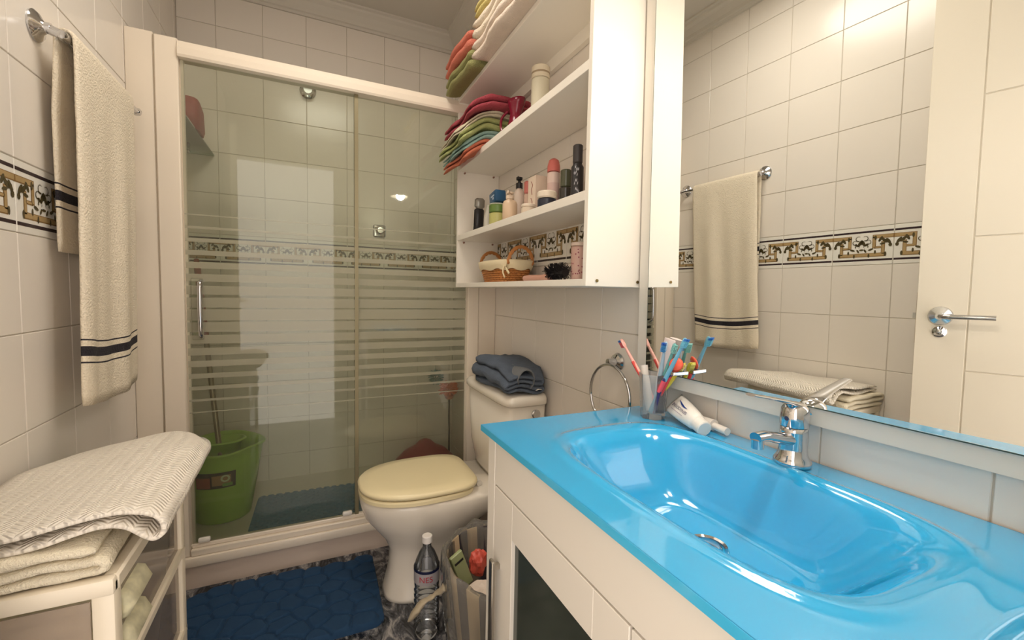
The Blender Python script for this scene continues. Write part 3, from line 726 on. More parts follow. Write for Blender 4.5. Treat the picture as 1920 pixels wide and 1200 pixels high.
t = thing('sachet_pack', (.668, 1.575, S1 + .0878), 'blue sachet pack lying on the lid of the yellow-green jar', 'packet')
b = B(); box(b, (.645, 1.540, S1 + .088), (.690, 1.607, S1 + .134), .006, 0, 2); newobj('pouch', b, lt(36, 76, 108), t, True)
b = B(); box(b, (.6444, 1.553, S1 + .112), (.6449, 1.585, S1 + .117)); box(b, (.6444, 1.560, S1 + .100), (.6449, 1.570, S1 + .109)); newobj('print', b, lt(190, 200, 210), t)
t.rotation_euler = (math.radians(-9), 0, 0)
def pump(name, x, y, z, r, h, m, mc, label, white=False):
    t = thing(name, (x, y, z), label, 'pump bottle')
    b = B(); lathe(b, [(0, 0), (r - .003, 0), (r, .004), (r, h * .72), (r * .85, h * .84), (r * .42, h * .92), (r * .42, h * .95), (0, h * .95)], (x, y, z), 24); newobj('body', b, m, t, 'all')
    b = B(); lathe(b, [(0, .93 * h), (r * .55, .93 * h), (r * .55, 1.06 * h), (r * .3, 1.07 * h), (r * .22, 1.12 * h), (r * .5, 1.14 * h), (r * .52, 1.2 * h), (0, 1.2 * h)], (x, y, z), 18)
    tube(b, [(x, y, z + 1.17 * h), (x - .7 * r, y - 1.0 * r, z + 1.165 * h), (x - .9 * r, y - 1.3 * r, z + 1.13 * h)], .004, 8); newobj('pump_head', b, mc, t, True)
    return t
t = pump('soap_pump_bottle', .668, 1.462, S1, .027, .092, lt(214, 186, 156), lt(222, 200, 176), 'squat beige pump bottle beside the yellow-green jar')
t = pump('lotion_pump_bottle', .735, 1.525, S1, .0235, .155, lt(224, 206, 190), M['black'], 'white lotion bottle with a black pump head on middle shelf')
b = B(); box(b, (.7108, 1.510, S1 + .088), (.7114, 1.530, S1 + .092)); newobj('print', b, lt(120, 100, 90), t)
bottle('lip_tube', .745, 1.475, S1, [('case', lt(222, 190, 170), pr_cyl(.0125, 0, .115)), ('cap', lt(212, 118, 108), pr_cyl(.0125, .1155, .162, .004))], 'slim pale bottle with a salmon cap behind the white box', 'bottle')
t = thing('carton', (.71, 1.33, S1), 'white cosmetics carton with thin pink lettering marks on middle shelf', 'box')
b = B(); box(b, (.688, 1.305, S1), (.735, 1.358, S1 + .140), .001); newobj('box', b, lt(220, 200, 180), t)
b = B()
for k, (zz, hh) in enumerate(((.018, .05), (.078, .045))):
    tube(b, spline([(.7348 - .047 - .0006, 1.322 + .004 * k, S1 + zz), (.6874, 1.330, S1 + zz + hh * .4), (.6874, 1.324, S1 + zz + hh * .7), (.6874, 1.334, S1 + zz + hh)], 4), .0012, 5)
newobj('print', b, lt(150, 96, 84), t)
bottle('balm_tin', .648, 1.272, S1, [('tin', lt(216, 198, 176), pr_cyl(.024, 0, .022)), ('lid', lt(224, 208, 188), pr_cyl(.0245, .0225, .032))], 'low white balm tin at the front of the middle shelf', 'tin')
bottle('spray_can', .728, 1.255, S1, [('can', lt(222, 196, 184), pr_cyl(.0205, 0, .140, .004)), ('label_band', lt(212, 180, 170), pr_cyl(.0207, .03, .105, .001)), ('cap', lt(206, 108, 98), [(0, .141), (.0208, .141), (.0208, .160), (.016, .178), (.008, .184), (0, .185)])], 'white and pink spray can with a coral domed cap', 'spray can')
bottle('cream_pot', .655, 1.165, S1, [('pot', lt(36, 40, 54), pr_cyl(.0285, 0, .030, .003)), ('lid', lt(226, 212, 192), pr_cyl(.030, .031, .052, .004))], 'navy cream pot with a wide white lid at the shelf front', 'jar')
bottle('perfume_bottle', .745, 1.205, S1, [('flask', lt(60, 56, 50, r=.15), pr_cyl(.0215, 0, .082, .003)), ('cap', lt(84, 86, 66, r=.2), pr_cyl(.018, .083, .138, .003))], 'dark perfume bottle with olive cap between spray can and black can', 'bottle')
t = bottle('body_spray', .725, 1.110, S1, [('can', lt(44, 42, 44), [(0, 0), (.018, 0), (.0185, .004), (.0185, .12), (.0135, .128), (.0135, .13), (0, .13)]), ('cap', lt(64, 60, 60), pr_cyl(.0145, .131, .185, .003))], 'tall black body spray can at the right end of the middle shelf', 'spray can')
b = B()
for zz in (.02, .045, .07, .095, .11):
    a0 = random.uniform(3.4, 3.9)
    for k in range(4):
        a = a0 + k * .16; z_ = S1 + zz + random.uniform(-.006, .006)
        q = [(a, z_), (a + .12, z_ + .004), (a + .13, z_ + .011), (a + .01, z_ + .006)]
        b.faces.new([b.verts.new((.725 + .0189 * math.cos(c), 1.110 + .0189 * math.sin(c), d)) for c, d in q])
newobj('print', b, lt(190, 190, 196), t)
bottle('tall_bottle', .745, 1.052, S1, [('body', lt(218, 190, 158), pr_cyl(.021, 0, .13)), ('cap', lt(206, 170, 132), pr_cyl(.016, .1305, .17))], 'beige bottle squeezed against the right end panel of the middle shelf', 'bottle')
# upper shelf
t = bottle('canister', .725, 1.355, S2, [('body', lt(212, 204, 180), pr_cyl(.031, 0, .165, .004)), ('lid', lt(222, 210, 186), pr_cyl(.0315, .1655, .205, .003)), ('groove', lt(160, 140, 112), pr_cyl(.0317, .178, .185, .0005))], 'tall ivory canister standing on the top shelf', 'canister')
t = thing('jug', (.71, 1.515, S2), 'dark pink glossy little jug with spout beside the ivory canister', 'jug')
b = B(); lathe(b, [(0, 0), (.026, 0), (.034, .02), (.035, .045), (.026, .08), (.022, .105), (.030, .135), (.034, .150), (.031, .150), (.024, .13), (.018, .10), (0, .09)], (.71, 1.515, S2), 28)
for v in b.verts:
    if v.co.z > S2 + .12 and v.co.y < 1.50: v.co.y -= (v.co.z - S2 - .12) * .6 * (1.50 - v.co.y) / .02; 
newobj('body', b, lt(124, 26, 48, r=.15), t, 'all')
b = B(); tube(b, spline([(.69, 1.543, S2 + .12), (.675, 1.565, S2 + .10), (.672, 1.565, S2 + .06), (.685, 1.545, S2 + .03)], 5), .005, 8); newobj('handle', b, lt(124, 26, 48, r=.15), t, True)
bottle('nail_polish', .735, 1.445, S2, [('flask', lt(160, 50, 70, r=.2), pr_cyl(.012, 0, .03)), ('cap', lt(120, 30, 50), pr_cyl(.008, .0305, .06))], 'tiny dark red bottle between the pink jug and the canister', 'bottle')
# towels on the upper shelf: folded stack overhanging the front
def shelf_towel(name, x0, x1, y0, y1, z, th, layers, col, label, drop=.0, seed=0, grp='folded towels on the upper shelf', twist=0, cat='towel', bot=None):
    b = B()
    def fm(u, w_, v):
        over = max(0, CX + .03 - u); sag = -drop * (over / .1) ** 1.5 * 1.0
        edge = .006 * math.sin(v * 23 + seed)
        return (u + edge, v + twist * (u - .7), z + w_ + sag)
    ribbon(b, foldpath(x0, x1, 0, th / layers, layers, seg=16), th / layers * .93, y0, y1, 26, fm, .006, 18, seed=seed)
    o = newobj(name, b, mat('terry', s(*col), .95, bump=1, bscale=280, var=.10, vscale=25), smooth='all'); return tag(o, label, cat, grp)
stk = [((208, 118, 88), .034, 'orange folded towel at the bottom of the upper shelf stack', .545, 1.62, 1.895), ((152, 182, 172), .030, 'pale turquoise folded towel second from the bottom of the stack', .540, 1.615, 1.9),
       ((168, 174, 112), .040, 'lime green folded towel in the middle of the upper shelf stack', .525, 1.60, 1.9), ((216, 204, 176), .022, 'cream folded towel under the raspberry towel', .525, 1.60, 1.895), ((160, 64, 74), .046, 'raspberry pink folded towel on top of the upper shelf stack', .550, 1.56, 1.9)]
z = S2
for k, (c, th, lb, x0, y0, y1) in enumerate(stk):
    shelf_towel('folded_towel', x0, .79, y0, y1, z + .001, th, 2, c, lb, drop=.06, seed=k * 3.1); z += th * 1.07 + .001
# towels on top of the cabinet
z = CZ1
shelf_towel('folded_towel', .548, .78, 1.60, 1.905, z + .001, .066, 2, (146, 144, 92), 'olive green folded towel under the coral one on top of the cabinet', .02, 1, 'folded towels on top of the cabinet')
shelf_towel('folded_towel', .545, .78, 1.61, 1.91, z + .076, .072, 2, (206, 116, 94), 'coral folded towel on top of the cabinet at the far end', .02, 2, 'folded towels on top of the cabinet')
z = CZ1
for k, (c, th, lb) in enumerate([((222, 204, 186), .062, 'white folded towel lying directly on the cabinet top, lower of two'), ((228, 212, 190), .070, 'white folded towel in the middle, between lower white towel and yellow towel'), ((204, 186, 116), .040, 'yellow folded towel on top of the two white ones')]):
    shelf_towel('folded_towel', .556 + .004 * k, .78, 1.02, 1.578 - .004 * k, z + .001, th, 2, c, lb, .01, 5 + k, 'folded towels on top of the cabinet'); z += th * 1.06 + .002
# basket on the bottom board -------------------------------------------
bs = thing('wicker_basket', (.715, 1.60, SB), 'wicker basket with cream liner and ribbon bow on the bottom board', 'basket')
kx, ky = .715, 1.60
def bring(z_, a, off=0): 
    k = z_ / .075; rx = .058 + .020 * k + off; ry = .120 + .030 * k + off; e = 2.6
    c, s_ = math.cos(a), math.sin(a)
    return (kx + rx * math.copysign(abs(c) ** (2 / e), c), ky + ry * math.copysign(abs(s_) ** (2 / e), s_), SB + .003 + z_)
M['wick'] = mat('wicker', s(186, 122, 64), .5, var=.3, vscale=70)
b = B(); ns = 34
for r_ in range(9):
    pts = []
    for k in range(ns * 4): 
        a = 2 * PI * k / (ns * 4); pts.append(bring(.004 + .0082 * r_, a, .0026 * math.cos(a * ns / 1 + PI * (r_ % 2))))
    tube(b, pts, .0042, 5, closed=True)
newobj('weave', b, M['wick'], bs, 'all').__setitem__('kind', 'stuff')
b = B()
for k in range(ns): a = 2 * PI * (k + .5) / ns; tube(b, [bring(0, a), bring(.072, a)], .0022, 5)
newobj('stakes', b, M['wick'], bs).__setitem__('kind', 'stuff')
b = B(); lathe(b, [(0, 0), (1, 0), (1, .004), (0, .004)], (0, 0, 0), 28, sx=.058, sy=.120); bmesh.ops.translate(b, verts=b.verts, vec=(kx, ky, SB)); newobj('base', b, M['wick'], bs)
for sg in (-1, 1):
    b = B()
    for q in range(3):
        pts = [(kx + .050 * math.cos(t), ky + sg * (.140 + .006 * math.sin(t)), SB + .070 + .062 * math.sin(t)) for t in [PI * k / 16 for k in range(17)]]
        pts = [(p[0] + .004 * math.cos(k * 1.3 + q * 2.1), p[1], p[2] + .004 * math.sin(k * 1.3 + q * 2.1)) for k, p in enumerate(pts)]
        tube(b, pts, .0042, 6)
    newobj('handle', b, M['wick'], bs, 'all')
b = B(); V = []
hh = [(.070, -.006), (.082, .002), (.080, .008), (.060, .010), (.046, .0085)]
for k in range(64):
    a = 2 * PI * k / 64; wv = .004 * math.sin(a * 9); V.append([b.verts.new(bring(z_ + (wv if j > 2 else 0), a, o_)) for j, (z_, o_) in enumerate(hh)])
for k in range(64):
    for j in range(4): b.faces.new((V[k][j], V[(k + 1) % 64][j], V[(k + 1) % 64][j + 1], V[k][j + 1]))
newobj('liner', b, mat('liner_cloth', s(224, 208, 172), .9, bump=.3, bscale=120), bs, 'all')
b = B(); c0 = Vector((kx - .055, ky - .118, SB + .066))
for d in (((0, -.018, .012), (-.004, -.022, -.006)), ((-.002, .018, .010), (-.005, .020, -.008))):
    tube(b, spline([c0, c0 + Vector(d[0]), c0 + Vector(d[1]), c0], 6), .003, 6, flat=2)
tube(b, spline([c0, c0 + Vector((-.010, -.010, -.028)), c0 + Vector((-.006, -.018, -.048))], 5), .0028, 6, flat=2); tube(b, spline([c0, c0 + Vector((-.004, -.030, -.02)), c0 + Vector((0, -.042, -.034))], 5), .0028, 6, flat=2)
newobj('bow', b, mat('ribbon', s(226, 208, 170), .7), bs, 'all')
# hair brush and bottles at the right of the basket
hb = thing('hairbrush', (.672, 1.17, SB), 'black bristled hairbrush with a pale pink handle beside the basket', 'hairbrush')
b = B(); tube(b, [(.672, 1.160, SB + .014), (.672, 1.21, SB + .012), (.672, 1.30, SB + .012), (.672, 1.335, SB + .012)], [.014, .009, .011, .009], 14); newobj('handle', b, lt(200, 150, 130), hb, True)
b = B(); cyl(b, (.672, 1.075, SB + .024), .012, .09, 16, (0, 1, 0)); newobj('barrel', b, M['black'], hb, True)
b = B()
for k in range(420):
    a = random.random() * 2 * PI; y_ = random.uniform(1.078, 1.162); p = Vector((.672, y_, SB + .024)); d = Vector((math.cos(a), random.uniform(-.15, .15), math.sin(a)))
    L_ = .022 if d.z < 0 else .030
    if d.z < -.3: L_ = .022
    tube(b, [p, p + d * L_], .0009, 3)
newobj('bristles', b, M['black'], hb).__setitem__('kind', 'stuff')
t = bottle('talc_bottle', .715, 1.075, SB, [('body', lt(210, 172, 160), pr_cyl(.0225, 0, .100, .003)), ('cap', lt(216, 196, 182), pr_cyl(.023, .101, .112))], 'pink patterned bottle by the right end panel on bottom board', 'bottle')
b = B()
for k in range(26):
    a = random.uniform(2.9, 5.2); zz = SB + random.uniform(.015, .09); cyl(b, (.715 + .0222 * math.cos(a), 1.075 + .0222 * math.sin(a), zz), .0022, .0006, 6, (math.cos(a), math.sin(a), 0))
newobj('print', b, lt(150, 70, 84), t)
t = bottle('shampoo_bottle', .775, 1.098, SB, [('body', lt(84, 62, 60), pr_cyl(.024, 0, .15, .005)), ('cap', lt(70, 52, 52), pr_cyl(.018, .151, .168))], 'dark brown bottle behind the pink patterned one', 'bottle')
# ================================================================== TOWEL RAIL AND STRIPED TOWEL (left wall)
tr = thing('towel_rail', (XL, 1.6, 1.71), 'chrome towel rail high on the left wall', 'towel rail')
RX, RZ = -.502, 1.700
for yy, nm in ((1.378, 'near'), (1.845, 'far')):
    b = B(); lathe(b, [(0, 0), (.033, 0), (.034, .004), (.028, .010), (.017, .014), (.012, .020), (.012, .030), (0, .030)], (XL, yy, 1.712), 30, (1, 0, 0)); newobj('flange', b, M['chrome'], tr, True)
    b = B(); tube(b, [(XL + .02, yy, 1.712), (RX + .004, yy, RZ)], .011, 16); lathe(b, [(0, -.014), (.009, -.012), (.013, 0), (.009, .012), (0, .014)], (RX, yy, RZ), 16, (0, 1, 0)); newobj('bracket', b, M['chrome'], tr, True)
b = B(); cyl(b, (RX, 1.37, RZ), .008, .485, 16, (0, 1, 0)); newobj('bar', b, M['chrome'], tr, True)
front = [(RX + .018, RZ - .87 * k / 34) for k in range(1, 35)]
rear = [(RX - .016 - .010 * min(1, k / 8), RZ - .49 * k / 22) for k in range(22, 0, -1)]
path = rear + arc(RX, RZ, .0165, 180, 0, 8) + front
def fm_t(u, w_, v):
    dz = max(0, RZ - w_); k = min(1, dz / .35); fr_ = 1 if u > RX else 0
    fold = math.sin((v - 1.37) * 27 + .5 * dz) * .0055 + .003 * math.sin((v - 1.39) * 55 + 1)
    x = u + (fold * k if fr_ else -abs(fold) * .15 * k)
    y = v + .006 * math.sin(dz * 3)
    y = y - (.042 * min(1, dz / .8) if fr_ else 0)
    zz = w_ + (.022 * math.sin((v - 1.37) * 7.5) * min(1, dz / .8) * -1 + .02 * min(1, dz / .8) if fr_ else 0)
    return (max(x, XL + .009), y, zz)
b = B(); ribbon(b, path, .009, 1.375, 1.745, 60, fm_t, .0012, 12)
tag(newobj('striped_towel', b, M['striped'], smooth='all'), 'long cream terry towel with dark woven stripes hanging on the chrome rail', 'towel')
# ================================================================== TOWEL RING (right wall)
rg = thing('towel_ring', (XR, 1.0, .94), 'round chrome towel ring on the right wall beside the toothbrush cup', 'towel ring')
b = B(); lathe(b, [(0, 0), (.024, 0), (.026, .005), (.022, .012), (.012, .016), (.010, .040), (0, .042)], (XR, 1.0, .943), 28, (-1, 0, 0)); newobj('mount', b, M['chrome'], rg, True)
b = B(); rr_ = .088; tube(b, [(.772 , .985 + rr_ * math.sin(2 * PI * k / 48), .938 - rr_ + rr_ * math.cos(2 * PI * k / 48)) for k in range(48)], .0042, 10, closed=True); newobj('ring', b, M['chrome'], rg, 'all')
# ================================================================== TOOTHBRUSH CUP AND CONTENTS
cx_, cy_, cz_ = .740, .779, ZT + .0005
cp = thing('toothbrush_cup', (cx_, cy_, cz_), 'clear six-sided plastic tumbler holding toothbrushes in the basin corner', 'cup')
b = B(); lathe(b, [(0, 0), (.029, 0), (.030, .012), (.036, .105), (.034, .105), (.0275, .014), (0, .012)], (cx_, cy_, cz_), 6)
newobj('tumbler', b, M['clear'], cp)
def stick(pa, pb, n=6, sag=(0, 0, 0)): 
    a, c = Vector(pa), Vector(pb); return spline([a, a.lerp(c, .35) + Vector(sag), a.lerp(c, .7) + Vector(sag) * .4, c], n)
def brush(base, tip, hdir, mh, mb, label, ms=None):
    t = thing('toothbrush', base, label, 'toothbrush'); base, tip = Vector(base), Vector(tip)
    ax_ = (tip - base).normalized(); h0 = tip - ax_ * .026
    b = B(); p = stick(base, h0, 5, Vector(hdir) * -.004); n = len(p)
    tube(b, p, [.0052 if k < n * .6 else .0052 - .0024 * (k / n - .6) / .4 for k in range(n)], 10); newobj('handle', b, mh, t, True)
    b = B(); tube(b, [h0, h0 + ax_ * .006, tip - ax_ * .004, tip], [.003, .0062, .006, .003], 10, flat=.5); newobj('head', b, mh, t, True)
    hd = Vector(hdir).normalized(); sd = ax_.cross(hd).normalized()
    mats = mb if isinstance(mb, list) else [mb]
    b = B()
    for i in range(7):
        for j in (-1, 0, 1):
            q = h0 + ax_ * (.003 + .0032 * i) + sd * .0033 * j + hd * .001; tube(b, [q, q + hd * .010], .0014, 5, mi=(0 if i < 5 or len(mats) == 1 else 1))
    newobj('bristles', b, mats, t).__setitem__('kind', 'stuff')
    if ms:
        b = B(); tube(b, p[int(n * .35):int(n * .75)], .0058, 10, flat=.8); newobj('grip', b, ms, t, True)
    return t
cr, wt = lt(222, 72, 66), lt(234, 226, 216)
z0c = cz_ + .015
brush((.748, .768, z0c), (.733, .893, 1.022), (-.1, .9, -.3), lt(238, 178, 166), [lt(226, 90, 100), lt(60, 110, 180)], 'red and white toothbrush leaning far to the left out of the cup', cr)
brush((.742, .780, z0c), (.752, .757, 1.030), (-1, -.2, 0), lt(170, 196, 214), [lt(70, 150, 210), lt(20, 96, 190)], 'toothbrush with pale blue and royal blue bristles upright in the cup', None)
brush((.735, .787, z0c), (.770, .715, .985), (-.6, -.7, .1), lt(226, 208, 66), lt(236, 226, 120), 'yellow handled child toothbrush leaning towards the mirror')
brush((.750, .785, z0c), (.758, .735, 1.028), (-.4, -.8, 0), lt(110, 178, 176), lt(150, 214, 206), 'mint green toothbrush close to the mirror in the cup')
brush((.730, .775, z0c), (.742, .690, 1.045), (-.2, -1, .1), lt(128, 190, 214), [lt(120, 200, 226), lt(40, 120, 210)], 'light blue toothbrush leaning out to the right of the cup')
t = thing('tongue_cleaner', (.735, .765, z0c), 'orange plastic paddle shaped handle in the toothbrush cup', 'toothbrush')
b = B(); tube(b, stick((.735, .775, z0c), (.748, .728, .968), 5), .004, 10); newobj('handle', b, lt(238, 70, 70), t, True)
b = B(); lathe(b, [(0, -.004), (.013, -.003), (.016, 0), (.013, .003), (0, .004)], (.750, .722, .982), 20, (-.8, -.4, .3)); newobj('paddle', b, lt(246, 96, 66), t, 'all')
t = thing('toothpaste_tube', (.735, .79, z0c), 'small white toothpaste tube standing cap up in the cup', 'toothpaste')
b = B(); tube(b, [(.737, .785, z0c), (.735, .800, .93), (.735, .803, .945)], [.010, .012, .009], 16, flat=.7); newobj('tube', b, wt, t, True); b = B(); tube(b, [(.735, .803, .945), (.735, .808, .968)], .0085, 16); newobj('cap', b, wt, t, True)
t = thing('flat_toothpaste_tube', (.745, .765, z0c), 'tall flat white and pink tube standing behind the blue toothbrush', 'toothpaste')
b = B(); tube(b, [(.750, .778, z0c), (.757, .775, .93), (.765, .765, 1.005), (.768, .76, 1.035)], [.007, .014, .018, .017], 18, flat=.35); newobj('tube', b, lt(236, 220, 216), t, True)
t = thing('razor', (.74, .77, z0c), 'navy and pink disposable razor hanging over the rim of the cup', 'razor')
b = B(); tube(b, spline([(.730, .760, z0c), (.728, .752, .90), (.735, .738, .948), (.748, .722, .962)], 5), .0042, 10); newobj('handle', b, lt(58, 50, 104), t, True)
b = B(); tube(b, [(.729, .750, .915), (.734, .740, .942)], .0056, 10); newobj('grip', b, lt(240, 90, 104), t, True)
b = B(); box(b, (.728, .706, .960), (.772, .716, .968), .001); newobj('blade_head', b, M['chrome'], t)
# toothpaste lying on the counter
tp = thing('large_toothpaste_tube', (.76, .70, ZT), 'large white toothpaste tube with blue swoosh lying beside the cup', 'toothpaste')
pa, pb = Vector((.778, .752, ZT + .040)), Vector((.752, .655, ZT + .018))
b = B(); d = (pb - pa); n = 12; rings = []
axd = d.normalized(); nv_ = Vector((-.72, .12, .68)); nv_ = (nv_ - axd * nv_.dot(axd)).normalized(); sd = axd.cross(nv_).normalized()
for k in range(n + 1):
    t_ = k / n; wd = .026 * (1 - .30 * t_ ** 2); th = .002 + .0155 * min(1, t_ * 1.25) ** .7
    if k == n: wd *= .8; th *= .85
    c = pa + d * t_; rings.append([b.verts.new(c + sd * wd * math.cos(a) + nv_ * th * math.sin(a)) for a in [2 * PI * q / 20 for q in range(20)]])
for a, c in zip(rings, rings[1:]):
    for q in range(20): b.faces.new((a[q], a[(q + 1) % 20], c[(q + 1) % 20], c[q]))
b.faces.new(rings[0]); b.faces.new(rings[-1]); newobj('tube', b, lt(240, 236, 228, r=.3), tp, 'all')
b = B(); cyl(b, pb - axd * .001, .0165, .024, 26, axd, bev=.002); newobj('cap', b, lt(238, 234, 226), tp, True)
def surf(t_, u, off=.0009):     # point on the printed face: t_ along, u across (-1..1)
    wd = .026 * (1 - .30 * t_ ** 2); th = .002 + .0155 * min(1, t_ * 1.25) ** .7; a = math.acos(max(-1, min(1, u)))
    return pa + d * t_ + sd * wd * u + nv_ * (th * math.sin(a) + off)
SW = surf(0, 1).z > surf(0, -1).z; sg_ = 1 if SW else -1
b = B(); up_, lo_ = [], []
for k in range(15):
    q = k / 14; t_ = .20 + .44 * q; c_ = sg_ * (.50 - .26 * math.sin(q * PI * .62) + .16 * max(0, q - .7)); hw = .085 * math.sin(PI * min(1, q * .9 + .06)) ; up_.append(b.verts.new(surf(t_, c_ + hw))); lo_.append(b.verts.new(surf(t_, c_ - hw)))
for k in range(14): b.faces.new((up_[k], up_[k + 1], lo_[k + 1], lo_[k]))
newobj('swoosh', b, lt(40, 66, 140), tp)
def text_mesh(txt, size):
    cu = bpy.data.curves.new('txt', 'FONT'); cu.body = txt; cu.size = size; cu.align_x = 'CENTER'; cu.align_y = 'CENTER'
    o = bpy.data.objects.new('txt', cu); COL.objects.link(o); dg = bpy.context.evaluated_depsgraph_get(); dg.update()
    me = bpy.data.meshes.new_from_object(o.evaluated_get(dg)); bpy.data.objects.remove(o); b = B(); b.from_mesh(me); bpy.data.meshes.remove(me)
    bmesh.ops.triangulate(b, faces=b.faces); return b
b = text_mesh('SENSODYNE', 1); wmax = max(abs(v.co.x) for v in b.verts)
for v in b.verts:
    # rotated half a turn, as it lies in the photograph
    x, y = -v.co.x / wmax, -v.co.y; v.co = surf(.42 + .33 * x, sg_ * (-.12 + .42 * y), .0010)
newobj('lettering', b, lt(70, 58, 100), tp)
b = B()
v4 = [b.verts.new(surf(*q)) for q in ((.16, -.50 * sg_), (.16, -.56 * sg_), (.66, -.56 * sg_), (.66, -.50 * sg_))]; b.faces.new(v4); newobj('small_print', b, lt(190, 180, 190), tp)
t = thing('slim_cream_tube', (.78, .64, ZT), 'slim white tube lying behind the large toothpaste tube', 'tube')
b = B(); tube(b, [(.796, .72, ZT + .010), (.793, .69, ZT + .0125), (.788, .645, ZT + .014)], [.009, .011, .012], 16); newobj('tube', b, wt, t, True)
b = B(); tube(b, [(.788, .645, ZT + .012), (.783, .608, ZT + .011)], .008, 16); newobj('cap', b, wt, t, True)
b = B(); lathe(b, [(0, 0), (.014, 0), (.016, .01), (.016, .05), (.012, .06), (.006, .064), (.006, .075), (0, .075)], (.792, .176, ZT), 18)
tag(newobj('soap_bottle', b, lt(226, 206, 186), smooth='all'), 'edge of a beige bottle at the right end of the basin', 'bottle')
# ================================================================== WATER BOTTLE AND WASTE BIN
wx, wy = .345, 1.352
wbt = thing('water_bottle', (wx, wy, 0), 'clear ribbed plastic water bottle with white cap on the floor', 'bottle')
prof = [(0, .004), (.020, .0), (.036, .004), (.041, .014)]
for k in range(9): z_ = .022 + .018 * k; prof += [(.0415, z_), (.0375, z_ + .008), (.0415, z_ + .014)]
prof += [(.041, .195), (.041, .236), (.036, .262), (.024, .290), (.0135, .306), (.0135, .324), (0, .324)]
b = B(); lathe(b, prof, (wx, wy, 0), 30); newobj('bottle', b, M['pet'], wbt, 'all')
b = B(); cyl(b, (wx, wy, .318), .0165, .024, 24, bev=.002); newobj('cap', b, lt(226, 220, 214), wbt, True)
b = B(); lathe(b, [(.0418, .196), (.0418, .240)], (wx, wy, 0), 30); newobj('label', b, lt(170, 164, 166), wbt, 'all')
b = B(); lathe(b, [(.0422, .234), (.0422, .243)], (wx, wy, 0), 30); newobj('label_band', b, lt(20, 26, 60), wbt, 'all')
b = text_mesh('NES', .026)
for v in b.verts:
    a = math.radians(252) + v.co.x / .042; v.co = Vector((wx + .0426 * math.cos(a), wy + .0426 * math.sin(a), .215 + v.co.y))
newobj('lettering', b, lt(176, 40, 50), wbt)
wc = (.515, 1.172)
wbn = thing('waste_bin', (*wc, 0), 'striped fabric waste bin lined with a clear plastic bag beside the vanity', 'waste bin')
b = B(); ns = 24; V = []
for k in range(ns * 2 + 0):
    a = 2 * PI * k / (ns * 2); V.append([b.verts.new((wc[0] + 1.04 * r_ * math.cos(a), wc[1] + 1.24 * r_ * math.sin(a), z_ - (.03 * max(0, -math.sin(a)) if z_ > .3 else 0))) for r_, z_ in ((.105, .004), (.125, .17), (.143, .335), (.139, .335), (.121, .17), (.101, .010))])
for k in range(ns * 2):
    for j in range(5):
        f = b.faces.new((V[k][j], V[(k + 1) % (ns * 2)][j], V[(k + 1) % (ns * 2)][j + 1], V[k][j + 1])); f.material_index = (k // 2) % 2
b.faces.new([V[k][0] for k in range(ns * 2)]); b.faces.new([V[k][5] for k in range(ns * 2)])
newobj('striped_wall', b, [lt(208, 186, 150, r=.8), lt(54, 46, 52, r=.8)], wbn, False)
b = B(); V = []; nb = 72
pf = [(.096, .02), (.112, .10), (.126, .22), (.137, .330), (.142, .346), (.150, .350), (.158, .335), (.160, .27), (.152, .17), (.140, .08)]
for k in range(nb):
    a = 2 * PI * k / nb; row = []
    for j, (r_, z_) in enumerate(pf):
        q = noise.noise(Vector((math.cos(a) * 3, math.sin(a) * 3, j * .5))) ; q2 = math.sin(a * 17 + j) * .003 + math.sin(a * 9 + 2) * .003
        amp = .012 if j > 5 else .004
        row.append(b.verts.new((wc[0] + 1.04 * (r_ + amp * q + (q2 if j > 4 else q2 * .3)) * math.cos(a), wc[1] + 1.24 * (r_ + amp * q + (q2 if j > 4 else q2 * .3)) * math.sin(a), z_ + (.018 * q * (2 if j == len(pf) - 1 else 1) if j > 3 else 0) - (.03 * max(0, -math.sin(a)) if j > 2 else 0))))
    V.append(row)
for k in range(nb):
    for j in range(len(pf) - 1): b.faces.new((V[k][j], V[(k + 1) % nb][j], V[(k + 1) % nb][j + 1], V[k][j + 1]))
bag = newobj('bin_bag', b, M['bagfilm'], wbn, 'all')
b = B(); tube(b, spline([(.365, 1.19, .27), (.335, 1.215, .232), (.300, 1.235, .20), (.265, 1.245, .150)], 6), [.024, .022, .02, .017, .014, .012, .011, .011, .012, .013, .016, .018, .02, .022, .023, .022, .018, .012, .004], 12, flat=.5)
for v in b.verts: v.co += Vector((noise.noise(v.co * 60), noise.noise(v.co * 60 + Vector((5, 0, 0))), 0)) * .006
newobj('bag_tail', b, mat('film_cream', s(206, 190, 160), .35, alpha=.6), bag, 'all')
def crumple(name, c, r, col, label, cat, sc=(1, 1, 1), rough=.8):
    b = B(); bmesh.ops.create_icosphere(b, subdivisions=3, radius=r)
    for v in b.verts:
        d_ = 1 + .35 * noise.noise(v.co * (1.6 / r) + Vector(c) * 10) + .15 * noise.noise(v.co * (4 / r)); v.co = Vector((v.co.x * sc[0], v.co.y * sc[1], v.co.z * sc[2])) * d_ + Vector(c)
    return tag(newobj(name, b, mat(name, s(*col), rough, var=.1, vscale=40)), label, cat)
crumple('crumpled_paper', (.460, 1.150, .235), .050, (232, 216, 200), 'crumpled white paper in the waste bin', 'paper', (1, 1, .7))
crumple('crumpled_paper', (.54, 1.19, .22), .050, (206, 186, 160), 'crumpled cream paper in the waste bin, deeper and nearer the wall than the white one', 'paper', (1, 1, .7))
crumple('plastic_wrapper', (.478, 1.235, .285), .028, (206, 84, 68), 'crumpled red-orange plastic wrapper in the waste bin', 'wrapper', (1, .8, 1.5), .35)
t = thing('cardboard_sleeve', (.44, 1.21, .22), 'light green printed packet standing in the waste bin', 'packet')
